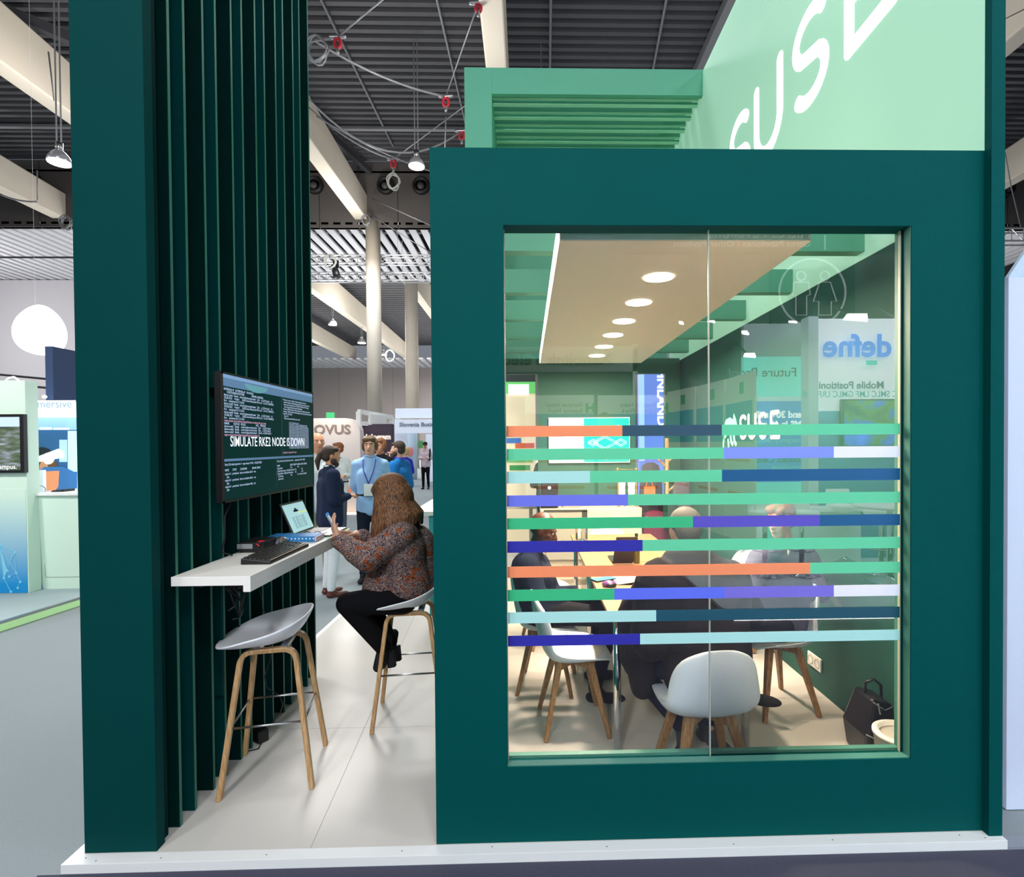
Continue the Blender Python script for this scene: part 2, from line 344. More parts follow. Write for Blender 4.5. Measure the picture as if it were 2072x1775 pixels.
cable([K2 + V((0, 0, -.7)), at(899, 330, 18.8)], .035, 'vertical steel rod hanging below the central red shackle')
cable(catenary(at(615, 190, 19), K5, 1.35), .05, 'sagging rigging cable ending at the louvred portal')
cable(catenary(at(615, 208, 21), K4, .3), .045, 'rigging cable falling to the hook with the coil')
cable(catenary(at(640, 235, 21), at(890, 352, 23), .2), .035, 'thin rigging cable passing behind the lit hall lamp')
cable([K4, at(960, 200, 19)], .03, 'thin rigging cable rising right from the coil hook')
cable([at(752, 402, 28.6), at(880, 460, 26)], .04, 'thin cable from the end of the roof beam down to the wall corner')
cable([at(753, 437, 28.4), at(885, 520, 27)], .03, 'lower thin cable from the end of the roof beam')
cable(catenary(at(0, 393, 24), at(75, 408, 24), .1), .045, 'sagging cable at the left edge below the roof beam')
cable([at(98, 105, 17), at(110, 205, 17)], .03, 'thin cable looped over the upper left roof beam')
cable([at(75, 345, 22), at(76, 405, 22)], .03, 'thin cable looped over the lower left roof beam')
cable([at(2030, 40, 14), at(2080, 15, 14)], .02, 'thin cable in the top right corner')
cable([at(2034, 310, 20), at(2046, 378, 22), at(2066, 462, 22)], .03, 'thin cable hanging at the right edge past the air nozzle')
SH = mat('shackle steel', 'a8aab0', .3, .8)
for p, s, lab in ((K1, .3, 'red shackle joining the left rigging cables'), (K2, .32, 'red shackle at the lowest point of the central rigging cable'), (K3, .22, 'red shackle at the edge of the cream roof beam'), (K4, .32, 'red shackle above the hanging white coil'), (K5, .3, 'red shackle beside the louvred portal')):
    t = thing('shackle', p, lab, 'shackle', 'rigging shackles')
    MB().tube([p + V((s * .3 * math.cos(a), 0, -s * .6 + s * .5 * math.sin(a))) for a in [2 * math.pi * i / 12 for i in range(12)]], .05, 6, True).build('bow', RED, t, smooth=True)
    MB().cap(p + V((-.2, 0, 0)), p + V((.2, 0, .02)), .06).cap(p + V((0, 0, -s * 1.1)), p + V((0, 0, -s * 1.5)), .05).build('clamp', SH, t, smooth=True)
def coil(px, py, d, r, lab, m_):
    p = at(px, py, d); mb = MB(); pts = []
    for i in range(60):
        a = 2 * math.pi * i / 15; pts.append(p + V((r * .8 * math.cos(a) + .03 * math.sin(i), .1 * math.sin(a * .7), r * math.sin(a) + .03 * math.cos(i * 1.3))))
    mb.tube(pts, r * .09, 5); return tag(mb.build('cable_coil', m_, smooth=True), lab, 'cable coil', 'coils of rigging cable')
WC = mat('white cable coil', 'c9c9c4', .6)
coil(796, 367, 22.5, .3, 'white coil of cable hanging under the red shackle', WC); cable([K4 + V((0, 0, -.5)), at(796, 352, 22.5)], .03, 'short cable holding the white coil')
coil(641, 100, 16.2, .36, 'grey coil of cable at the green tower edge near the ceiling', CABLE); coil(741, 445, 28.5, .26, 'thin coil of cable at the end of the roof beam', CABLE)
coil(133, 450, 26, .3, 'coil of cable left of the green tower above the slatted ceiling', CABLE)
coil(668, 530, 29, .35, 'coil of cable on the upper lighting truss', WC); coil(789, 720, 50, .5, 'small far coil of cable between the columns', WC)

# ================================================================== THE BOOTH: platform, walls, tower
plat = thing('booth_platform', (0, 5, -.035), 'low white platform floor carrying the green booth', 'platform')
MB().box((-1.775, 2.085, -.035), (1.885, 9.0, 0)).build('deck', FLOORW, plat, bevel=.003)
MB().box((-1.778, 2.0825, -.0352), (1.886, 2.137, .0008)).box((-1.778, 2.137, -.0352), (-1.738, 9, .0008)).build('edge_trim', WHITE, plat, bevel=.001)
dark = mat('dark joint', '8f8a86', .8)
mb = MB().bar((-.861, 2.11, .0004), (-1.06, 5.1, .0004), .0018, .0006)
mb.box((-1.45, 3.05, .0), (-.40, 3.0508, .0004)).box((-.3, 3.3, .0), (1.84, 3.3008, .0004))
mb.box((-.0, 2.083, -.034), (.001, 2.14, .0006)); mb.build('panel_joint', dark, plat)
SCR = mat('dark screw', '2e3a36', .5)
for x, y in ((-1.71, 2.115), (-1.66, 2.1), (-1.42, 2.105), (-1.02, 2.108), (-.5, 2.11), (-.15, 2.12), (.3, 2.105), (.8, 2.1), (1.2, 2.11), (1.72, 2.118), (1.81, 2.1)): MB().cyl((x, y, -.002), (x, y, .001), .0028, n=8).build('screw', SCR, plat)
for i in range(12): x = -1.6 + i * .29; MB().cyl((x, 2.0835, -.02), (x, 2.086, -.02), .002, n=6).build('screw', SCR, plat)
# slatted partition on the left
XT = -1.455
part_ = thing('slatted_partition', (-1.6, 2.9, 0), 'tall dark green slatted partition wall holding the television and shelf', 'partition')
MB().box((-1.735, 2.141, 0), (-1.459, 2.19, 5.45)).box((-1.735, 2.19, 0), (-1.70, 3.74, 5.45)).build('frame_panel', GREEN2, part_, bevel=.001)
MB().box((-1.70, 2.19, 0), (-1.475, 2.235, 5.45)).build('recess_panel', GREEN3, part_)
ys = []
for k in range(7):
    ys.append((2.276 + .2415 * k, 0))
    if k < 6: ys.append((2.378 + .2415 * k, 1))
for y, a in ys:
    sl = MB().box((-1.70, y, 0), (XT, y + .016, 5.45)).build('slat', GREEN2 if a else GREEN3, part_)  # slats alternate between two green tones
    MB().box((XT, y + .0005, 0), (XT + .0012, y + .0155, 5.45)).build('lit_edge', mat('slat lit edge green', '256a55', .5), sl)  # light on the slat edges put into the colour as lighter strips
# green stiles that stand out beside the television
MB().box((-1.7, 2.60, .4), (-1.452, 2.612, 1.95)).build('mounting_board', GREEN2, part_)
# front wall with the window opening
D0, D1, D2 = 2.141, 2.185, 2.226
wx0, wx1, wz0, wz1 = -.087, 1.537, .301, 2.438
ov = [(-.371, 0), (1.8325, 0), (1.8325, 2.738), (-.371, 2.738)]; iv = [(wx0, wz0), (wx1, wz0), (wx1, wz1), (wx0, wz1)]; fs = []
for i in range(4):
    j = (i + 1) % 4; fs += [(i, j, 4 + j, 4 + i), (8 + i, 12 + i, 12 + j, 8 + j), (i, 8 + i, 8 + j, j), (4 + i, 4 + j, 12 + j, 12 + i)]
mb = MB().add([(x, y, z) for y in (D0, D2) for x, z in ov + iv], fs)
wf = structure(mb.build('wall_front', GREEN, bevel=.001))
wn = structure(thing('window_1', (.72, 2.2, wz0), 'large two pane window', 'window')); del wn['label'], wn['category']
# glass
def glass_mat():
    m = bpy.data.materials.new('window glass'); m.use_nodes = True; nt = m.node_tree; N = nt.nodes; L = nt.links; N.clear()
    out = N.new('ShaderNodeOutputMaterial'); tr = N.new('ShaderNodeBsdfTransparent'); tr.inputs[0].default_value = (.965, .985, .97, 1)
    gl = N.new('ShaderNodeBsdfGlossy'); gl.inputs['Roughness'].default_value = 0.0; gl.inputs[0].default_value = (1, 1, 1, 1)
    fr = N.new('ShaderNodeFresnel'); fr.inputs[0].default_value = 1.62
    ma = N.new('ShaderNodeMath'); ma.operation = 'MULTIPLY_ADD'; ma.inputs[1].default_value = 1.0; ma.inputs[2].default_value = .04; ma.use_clamp = True
    mx = N.new('ShaderNodeMixShader'); L.new(fr.outputs[0], ma.inputs[0]); L.new(ma.outputs[0], mx.inputs[0]); L.new(tr.outputs[0], mx.inputs[1]); L.new(gl.outputs[0], mx.inputs[2]); L.new(mx.outputs[0], out.inputs[0])
    return m
GLASS = glass_mat()
GE = mat('bright glass edge', 'c8e6da', .2, emit=.25, ecol='d8efe2'); GEW = mat('pale glass edge', 'a8aa98', .4)
seam = .738
for a, b in ((wx0 + .002, seam - .002), (seam + .002, wx1 - .012)):
    MB().quad((a, 2.19, wz0), (b, 2.19, wz0), (b, 2.19, wz1), (a, 2.19, wz1)).build('glass_pane', GLASS, wn)
MB().box((seam - .0022, 2.188, wz0), (seam + .0022, 2.198, wz1)).build('pane_joint', mat('pane joint', 'a9b0a2', .4), wn)
MB().box((wx0, 2.187, wz0), (wx0 + .003, 2.2, wz1)).build('glass_edge', GEW, wn)
MB().box((wx1 - .014, 2.187, wz0), (wx1 - .011, 2.2, wz1)).build('glass_edge', GEW, wn)
GREENR = mat('reveal paint', '3d7466', .5, var=.08, scale=60)
MB().box((wx0, D0 + .004, wz0 - .001), (wx1, D1 - .002, wz0 + .003)).box((wx0, 2.2, wz0 - .001), (wx1, D2, wz0 + .012)).box((wx1 - .01, 2.2, wz0), (wx1 + .001, D2, wz1)).box((wx1 - .003, D0 + .004, wz0), (wx1 + .001, D1 - .002, wz1)).build('window_bead', GREENR, wn)
# vinyl stripes on the glass: (z top, z bottom, [(x end, colour)...])
SC = dict(org='f08a5e', nvy='2b4a5c', grn='5fc596', per='7f8ff0', wht='eae6f2', aqu='a8d8d4', dbl='0f5180', lil='6a70d8', prp='5648b4', sea='36b078', ind='2c2a98', tea='14485a', blu='5a6ae0', pur='7468cc')
ROWS = [(1.654, 1.610, [(.384, 'org'), (.789, 'nvy'), (2, 'grn')]), (1.562, 1.516, [(.797, 'grn'), (1.249, 'per'), (2, 'wht')]),
        (1.471, 1.423, [(.252, 'aqu'), (.789, 'grn'), (2, 'dbl')]), (1.375, 1.330, [(.406, 'lil'), (2, 'grn')]), (1.283, 1.238, [(.67, 'sea'), (1.191, 'prp'), (2, 'dbl')]),
        (1.190, 1.144, [(.464, 'ind'), (2, 'grn')]), (1.088, 1.043, [(1.151, 'org'), (2, 'grn')]), (.994, .948, [(.348, 'sea'), (.797, 'blu'), (1.249, 'pur'), (2, 'wht')]),
        (.903, .858, [(.518, 'aqu'), (2, 'tea')]), (.808, .765, [(.452, 'ind'), (2, 'aqu')])]
for z1, z0, segs in ROWS:
    x = wx0 + .004
    for xe, c in segs:
        xe = min(xe, wx1 - .014)
        s = MB().box((x, 2.1868, z0), (xe, 2.1878, z1)).build('vinyl_stripe', mat('vinyl ' + c, tuple(min(1, int(SC[c][i:i + 2], 16) / 255 * 1.04 + .01) for i in (0, 2, 4)), .45, var=.02, spec=.3), wn); x = xe
        s['label'] = dict(org='orange', nvy='navy', grn='green', per='periwinkle', wht='white', aqu='pale aqua', dbl='dark blue', lil='blue violet', prp='purple', sea='sea green', ind='indigo', tea='dark teal', blu='bright blue', pur='soft purple')[c] + ' vinyl stripe'
# tower slab on the right with lightbox face
tw = thing('lettered_tower_wall', (1.86, 4, 0), 'tall wall on the right, dark green below and light green above with big white letters', 'wall')
MB().prism([(1.833, 2.11), (1.885, 2.11), (1.885, 7.0), (1.8405, 7.0), (1.8405, 2.14), (1.833, 2.14)], (0, 0, 0), (1, 0, 0), (0, 1, 0), (0, 0, 5.42)).build('slab', mat('inner wall paint', '1d5044', .6, var=.04, scale=3, spec=.2), tw)
MB().box((1.8315, 2.1075, 0), (1.886, 2.1099, 5.42)).box((1.8315, 2.1099, 0), (1.8329, 2.1405, 5.42)).build('front_edge', GREEN, tw)
LBOX = mat('light green lightbox fabric', '9ccfb4', .6, emit=.42, ecol='a8dabe', var=.05, scale=.8)
LBW = mat('glowing white print', 'ffffff', .5, emit=1.1)
MB().box((1.836, 2.142, 2.575), (1.84, 6.98, 5.41)).build('lightbox_face', LBOX, tw)
# letters (coordinates measured along the wall: a = distance in Y towards the viewer, b = height)
def arcp(c, rx, ry, a0, a1, n=10): return [(c[0] + rx * math.cos(math.radians(a0 + (a1 - a0) * i / n)), c[1] + ry * math.sin(math.radians(a0 + (a1 - a0) * i / n))) for i in range(n + 1)]
def S_pts(x, w, h): # an S in a box w by h
    r = w / 2; q = h / 4
    return arcp((x + r, h - q), r, q, 35, 90, 5) + arcp((x + r, h - q), r, q, 100, 235, 9) + arcp((x + r, q), r, q, 55, -80, 9) + arcp((x + r, q), r, q, -90, -145, 5)
def suse(y_far, z0, h, X, th, mt, parent, k=1.0):
    sw = h * .148; s = h / .64; o = (X, y_far, z0 + sw / 2); ux = (0, -1, 0); uy = (0, 0, 1); t = (th, 0, 0); hh = h - sw; mb = MB()
    mb.ribbon(S_pts(.04 * s, .36 * s, hh), sw, o, ux, uy, t)
    u0 = .56 * s; w = .40 * s
    mb.ribbon([(u0, hh)] + [(u0, .2 * s)] + arcp((u0 + w / 2, .2 * s), w / 2, .2 * s, 190, 350, 10) + [(u0 + w, .2 * s), (u0 + w, hh)], sw, o, ux, uy, t)
    mb.ribbon(S_pts(1.19 * s, .36 * s, hh), sw, o, ux, uy, t)
    e = 1.80 * s
    mb.ribbon([(e + .34 * s, hh), (e, hh)], sw, o, ux, uy, t).ribbon([(e, hh), (e, 0)], sw, o, ux, uy, t).ribbon([(e, 0), (e + .38 * s, 0)], sw, o, ux, uy, t).ribbon([(e, hh / 2), (e + .3 * s, hh / 2)], sw, o, ux, uy, t)
    return mb.build('lettering', mt, parent)
suse(4.86, 3.745, .64, 1.8358, -.003, LBW, tw)
def emblem(y_far, z0, s, X, mt, parent): # simple lizard-like mark: body arc, tail curl, head and feet
    o = (X, y_far, z0); ux = (0, -1, 0); uy = (0, 0, 1); t = (-.004, 0, 0); mb = MB()
    body = [(.0, .35), (.05, .7), (.25, .95), (.55, 1.0), (.8, .92), (.85, 1.1), (1.0, .95), (1.12, .72), (1.05, .58), (.82, .55), (.6, .45), (.35, .5), (.2, .4)]
    mb.prism([(a * s, b * s) for a, b in body], o, ux, uy, t)
    mb.ribbon([(a * s, b * s) for a, b in [(.08, .5)] + arcp((.24, .18), .22, .24, 150, 400, 12)], .1 * s, o, ux, uy, t)
    for q in (.6, .85): mb.ribbon([(q * s, .5 * s), ((q + .05) * s, .3 * s), ((q + .16) * s, .22 * s)], .12 * s, o, ux, uy, t)
    return mb.build('emblem', mt, parent)
lg = mat('mint print', '7fdcaa', .5, emit=.25); 
suse(4.66, 1.605, .215, 1.8395, -.004, mat('warm white print', 'f4e6da', .4, emit=.3), tw)
emblem(5.06, 1.50, .31, 1.8395, lg, tw)
tb = thing('wall_socket', (1.84, 3.42, .17), 'white double power socket low on the green room wall', 'socket')
MB().box((1.828, 3.35, .13), (1.84, 3.51, .215)).build('face_plate', WHITE, tb, bevel=.004)
for y in (3.39, 3.47):
    MB().lathe((1.829, y, .172), [(.03, 0), (.03, -.003), (.024, -.003), (.022, .003)], 20, 'X').build('outlet', mat('socket grey', 'b9b2a6', .5), tb, smooth=False)
# portal with louvres above the room
pt = thing('louvred_portal', (.6, 5.7, 2.6), 'light green louvred portal frame above the meeting room', 'portal')
PG = mat('portal green paint', '5cae90', .55, var=.05, scale=3)
MB().box((-.61, 5.604, 2.6), (-.333, 5.66, 5.42)).box((-.333, 5.604, 5.155), (1.836, 5.66, 5.42)).box((-.61, 5.66, 5.36), (-.55, 7.16, 5.42)).box((-.36, 5.66, 2.6), (-.333, 7.16, 5.42)).build('portal_frame', PG, pt, bevel=.002)
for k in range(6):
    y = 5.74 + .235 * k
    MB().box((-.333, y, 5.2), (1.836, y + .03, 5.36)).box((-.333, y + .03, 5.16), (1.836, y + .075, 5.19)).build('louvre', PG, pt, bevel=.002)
    MB().box((-.333, y - .004, 5.196), (1.836, y + .03, 5.201)).box((-.333, y + .026, 5.154), (1.836, y + .075, 5.161)).build('louvre_lit_edge', mat('louvre lit edge green', 'a8e4c2', .5), pt)  # strips added for the louvres' lit undersides, the light is in their colour
MB().box((-.333, 7.1, 2.6), (1.836, 7.16, 5.4)).build('rear_panel', PG, pt)
# meeting room shell
structure(MB().box((-.371, 2.226, 0), (-.31, 6.5, 2.6)).build('wall_left', GREEN))
GB = mat('room green paint', '2a6450', .6, var=.05, scale=3)
mb = MB().box((-.371, 6.5, 2.42), (1.8395, 6.58, 2.6)).box((.13, 6.5, 0), (1.30, 6.58, 2.42)).box((1.66, 6.5, 0), (1.8395, 6.58, 2.42))
structure(mb.build('wall_back', GB))
rb = thing('ceiling_louvre_set', (.7, 4.5, 2.6), 'row of green cross beams over the meeting room', 'ceiling beams')
BG = mat('beam green paint', '4f9a7c', .6, var=.04, scale=3)
for y in (2.915, 3.711, 4.512, 5.32, 6.12):
    MB().box((-.31, y, 2.61), (1.835, y + .075, 2.77)).build('cross_beam', BG, rb, bevel=.002)
MB().box((-.371, 2.226, 2.6), (-.31, 6.5, 2.77)).build('side_beam', BG, rb)
# floating ceiling panel with downlights
fp = thing('floating_ceiling_panel', (.69, 4.1, 2.45), 'beige floating ceiling panel with a row of six round downlights', 'ceiling panel')
MB().box((.146, 2.34, 2.45), (1.237, 5.86, 2.545)).build('panel', BEIGE, fp, bevel=.002)
MB().box((.139, 2.342, 2.452), (.1455, 5.858, 2.543)).build('edge_light', mat('lit edge strip', 'fffaf0', .4, emit=2.2, ecol='fff6e6'), fp)
MB().box((.15, 2.336, 2.455), (1.233, 2.3395, 2.54)).build('front_edge', mat('pale aqua edge', 'a9d4c9', .5), fp)
DLM = mat('lit downlight', 'fff4e0', .4, emit=9, ecol='fff0dc')
for y in DL_Y:
    d = MB().cyl((.694, y, 2.4455), (.694, y, 2.452), .078, n=28).build('downlight', DLM, fp)
for y in (3.2, 4.9):
    MB().tube([(.3, y, 2.54), (.3, y, 2.61)], .004, 6).tube([(1.1, y, 2.54), (1.1, y, 2.61)], .004, 6).build('hanger', STEEL, fp)
# ================================================================== THINGS IN THE PASSAGE
# television
TX = -1.40; ty0, ty1, tz1, tz0 = 2.537, 3.60, 1.927, 1.318
tv = thing('television', (TX, 3.07, 1.62), 'wall mounted flat television showing terminal windows and SIMULATE RKE2 NODE IS DOWN', 'television')
MB().box((TX - .035, ty0, tz0), (TX, ty1, tz1)).build('casing', BLACK, tv, bevel=.003)
BEZ = mat('dark bronze bezel', '4a4038', .35, .5)
mb = MB()
for a, b in (((ty0, tz0), (ty1, tz0 + .011)), ((ty0, tz1 - .009), (ty1, tz1)), ((ty0, tz0), (ty0 + .008, tz1)), ((ty1 - .009, tz0), (ty1, tz1))): mb.box((TX - .002, a[0], a[1]), (TX + .003, b[0], b[1]))
mb.build('bezel', BEZ, tv)
def screen(name, c, e): return mat(name, c, .35, emit=e, var=.04, scale=3, spec=.08)
sy0, sy1, sz0, sz1 = ty0 + .009, ty1 - .010, tz0 + .012, tz1 - .010
SW, SH = sy1 - sy0, sz1 - sz0
def tvq(a, b, c, d, off=0): # fractions of the screen, from its top left
    X = TX + .0012 + off; return (X, sy0 + a * SW, sz1 - b * SH), (X, sy0 + c * SW, sz1 - b * SH), (X, sy0 + c * SW, sz1 - d * SH), (X, sy0 + a * SW, sz1 - d * SH)
MB().quad(*tvq(0, 0, 1, 1)).build('screen', screen('terminal green screen', '062e2c', .6), tv)
MB().quad(*tvq(0, 0, 1, .028, .0003)).build('menu_bar', screen('pale blue bar', '86a6cc', .6), tv)
MB().quad(*tvq(0, .028, 1, .095, .0003)).quad(*tvq(0, .672, 1, .692, .0003)).build('title_bar', screen('slate blue bar', '5a7898', .8), tv)
MB().add([V(tvq(.3, .1, .3, .1, .0005)[0]) + V((0, .12 * math.cos(a), -.0 - .036 * math.sin(a) + .034)) for a in [math.pi * i / 12 for i in range(13)]], [tuple(range(13))]).build('screen_highlight', screen('aqua bar', '6aa2ac', .6), tv)
MB().quad(*tvq(.572, .095, .575, .672, .0004)).quad(*tvq(.5, .692, .502, .97, .0004)).build('divider', screen('divider grey', '3f6870', .7), tv)
TXT = screen('terminal text', 'c3d2f2', .95); TXP = screen('pink terminal text', 'e0a8c8', .9)
def tvtext(body, a, b, size, mtl, mb=None, sx=.8, bold=.0, off=.0008):
    p = tvq(a, b, a, b, off)[0]; return text_mb(body, size * SH, p, (0, 1, 0), (0, 0, 1), (0, 0, 0), sx=sx, bold=bold, mb=mb)
mb = MB()
rows_l = ['INTERNAL-IP   EXTERNAL-IP   OS-IMAGE', '      CONTAINER-RUNTIME                 KERNEL-VERSION']
for k in range(3): rows_l += ['demo-node%d  Ready   control-plane,etcd,master   23m    v1.25.9+rke2r1   10.' % (k + 1), '10.206.2%d    <none>      SUSE Linux Enterprise Micro 5.3   5.14.21-150400.24.', '0-rt    containerd://1.7.3-k3s1']
for i, r in enumerate(rows_l): tvtext(r, .005, .125 + i * .0228, .026, TXT, mb, 1.0)
for i, r in enumerate(['NAME         STATUS   ROLES                        AGE    VERSION', 'demo-node1   Ready    control-plane,etcd,master   23m    v1.25.9+rke2r1', 'demo-node2   Ready    control-plane,etcd,master   23m    v1.25.9+rke2r1', 'demo-node3   Ready    control-plane,etcd,master   3m17s  v1.25.9+rke2r1']):
    tvtext(r, .005, .398 + i * .0222, .026, TXT, mb, 1.0)
rr = ['* rke2-server.service - Rancher Kubernetes Engine v2 (server)', '    Loaded: loaded (/usr/lib/systemd/system/rke2-server.service; enabled;', '    Active: active (running) since Fri 2024-03-01 04:25:31 UTC; 2h ago', '      Docs: https://github.com/rancher/rke2#readme', '   Process: 1189 ExecStartPre=/sbin/modprobe br_netfilter (code=exited,', '   Process: 1190 ExecStartPre=/sbin/modprobe overlay (code=exited, status=0',
      '  Main PID: 1192 (rke2)', '     Tasks: 191', '    CGroup: /system.slice/rke2-server.service']
for i, r in enumerate(rr): tvtext(r, .583, .125 + i * .0228, .0235, TXT, mb, .95)
for i in range(17): tvtext(['|-1192 "/usr/local/bin/rke2 server"', '|-1263 containerd -c /var/lib/rancher/rke2/agent/etc/containerd', '|-1331 kubelet --volume-plugin-dir=/var/lib/kubelet/volumeplugins', '|-1450 /var/lib/rancher/rke2/data/v1.25.9-rke2r1/bin/containerd-shim'][i % 4 if i < 4 else 3], .66, .345 + i * .0158, .0185, TXT, mb, .95)
for a, b, r in ((.005, .725, 'Every 2.0s: kubectl get bmh -A   mgmt-cluster: Fri Mar  1 06:30:29 2024'), (.51, .725, 'Every 2.0s: clusterctl describe cluster demo      mgmt-cluster: Fri Mar 1 06:30'),
                (.005, .77, 'NAME          STATE          CONSUMER               ONLINE  ERROR'), (.005, .80, 'node-rt1-1   provisioned   demo-controlplane-2pv7x   true\n    23m\nnode-rt2-1   provisioned   demo-controlplane-9dc6n   true\n    23m\nnode-rt3-1   provisioned   demo-controlplane-xl4kq   true\n    23m'),
                (.51, .77, 'NAME                                        READY  SEVERITY  REASON  SINCE  MESSAGE\nCluster/demo                              True                      3m7s\n|-ClusterInfrastructure - Metal3Cluster/demo  True                      24h\n|-ControlPlane - RKE2ControlPlane/demo       True                      3m7s\n   |-3 Machines...                           True                      2m   see demo-controlplane\n   |-demo-md-0...')):
    tvtext(r, a, b - .0, .0255, TXT, mb, .80)
mb.build('terminal_lettering', TXT, tv)
mb = MB(); tvtext('mgmt-cluster:/home/demo/metal3/cluster-to-demo # k get nodes', .005, .375, .026, TXP, mb, 1.0); tvtext('mgmt-cluster:/home/demo/metal3/cluster-to-demo #', .005, .488, .026, TXP, mb, 1.0); tvtext('localhost:~ # poweroff --now', .583, .645 + .0, .027, TXP, mb, .95); mb.build('prompt_lettering', TXP, tv)
mb = MB(); tvtext('SIMULATE RKE2 NODE IS DOWN', .05, .572, .118, TXT, mb, .835, .0004, .0014); mb.build('title_lettering', screen('white terminal text', 'f0f4ff', 1.0), tv)
a_ = at(422, 785, 2.575); b_ = at(447, 752, 2.60)
MB().box((-1.452, 2.59, 1.84), (-1.436, 3.4, 1.92)).box((-1.452, 2.59, 1.40), (-1.436, 3.4, 1.48)).box((-1.445, 2.560, a_.z), (-1.475, 2.575, b_.z)).build('mount_rail', GREEN2, tv)
MB().tube([(-1.425, 2.66, 1.33), (-1.44, 2.62, 1.25), (-1.43, 2.60, 1.15), (-1.445, 2.60, 1.08), (-1.43, 2.66, 1.055)], .004, 6).build('power_cord', BLACK, tv, smooth=True)
# shelf counter
sh = thing('counter_shelf', (-1.29, 2.8, 1.05), 'long white shelf counter fixed to the green slatted partition', 'shelf')
CW = mat('white counter laminate', 'f8f2ea', .3, var=.02)
MB().box((-1.4545, 2.245, 1.012), (-1.135, 3.5, 1.05)).box((-1.165, 2.245, .985), (-1.135, 3.5, 1.012)).build('shelf_board', CW, sh, bevel=.001)
for y in (2.42, 3.2): MB().box((-1.46, y, .96), (-1.44, y + .02, 1.012)).build('bracket', STEEL, sh)
# cables below the shelf
random.seed(3); tcab = thing('cable_bundle', (-1.36, 2.5, .98), 'tangle of black cables hanging under the white shelf counter', 'cables')
mb = MB()
for pts in ([(460, 1188), (470, 1200), (487, 1215), (492, 1235), (486, 1250)], [(455, 1190), (462, 1198), (480, 1195), (492, 1193), (496, 1200), (492, 1215), (487, 1228), (485, 1250)], [(462, 1190), (470, 1215), (480, 1240), (485, 1250), (470, 1254)], [(466, 1188), (478, 1196), (484, 1210), (478, 1225), (462, 1236)],
            [(474, 1190), (482, 1205), (474, 1222), (484, 1246)], [(468, 1187), (490, 1188), (495, 1196), (488, 1222), (484, 1251)]):
    mb.tube([at(x, y, 2.46 + .03 * math.sin(i)) for i, (x, y) in enumerate(pts)], .0038, 6)
mb.build('cord', BLACK, tcab, smooth=True)
MB().box(at(468, 1186, 2.5) + V((0, 0, 0)), at(494, 1194, 2.56) + V((0, 0, .0))).build('cable_tray', BLACK, tcab)
tag(MB().tube([at(x, y, d) for x, y, d in ((524, 1195, 2.9), (530, 1215, 2.88), (531, 1232, 2.86), (538, 1245, 2.86), (548, 1330, 2.85), (535, 1370, 2.85), (540, 1392, 2.84), (566, 1408, 2.84), (572, 1425, 2.86), (568, 1440, 2.9), (545, 1468, 2.96), (530, 1474, 2.98))], .0032, 6).build('power_cable', BLACK, smooth=True), 'thin black cable running from the shelf down to the floor adaptor', 'cable')
p = atz(530, 1496, 0); ad = thing('power_adaptor', (p.x, p.y, 0), 'black power adaptor block lying on the floor against the slats', 'adaptor')
MB().bar(p + V((-.09, .05, .035)), p + V((.03, -.04, .035)), .06, .065).build('block', BLACK, ad, bevel=.008); MB().tube([p + V((.02, -.05, .01)), p + V((.03, -.1, .004)), p + V((-.03, -.13, .004))], .003, 6).build('cord', BLACK, ad, smooth=True)
# mini computer
pc = thing('mini_computer', (-1.39, 2.84, 1.05), 'small black desktop computer with a red stripe and silver label', 'computer')
MB().box((-1.45, 2.74, 1.053), (-1.335, 2.92, 1.10)).build('case', BLACK, pc, bevel=.004)
MB().box((-1.448, 2.7385, 1.070), (-1.372, 2.7405, 1.094)).build('label_plate', mat('silver label', '9fa2a4', .4, .3), pc)
MB().ribbon([(0, 0), (.014, -.010)], .004, (-1.352, 2.7395, 1.094), (1, 0, 0), (0, 0, 1), (0, -.001, 0)).box((-1.36, 2.76, 1.0995), (-1.338, 2.80, 1.1008)).build('red_stripe', mat('red stripe', 'd8202c', .4, emit=.3), pc)
mb = MB()
for i in range(9):
    for j in range(3): mb.box((-1.3355, 2.78 + i * .014, 1.062 + j * .011), (-1.334, 2.788 + i * .014, 1.068 + j * .011))
mb.build('vent', mat('vent black', '050505', .7), pc); MB().box((-1.44, 2.75, 1.05), (-1.35, 2.90, 1.0535)).build('feet', BLACK, pc)
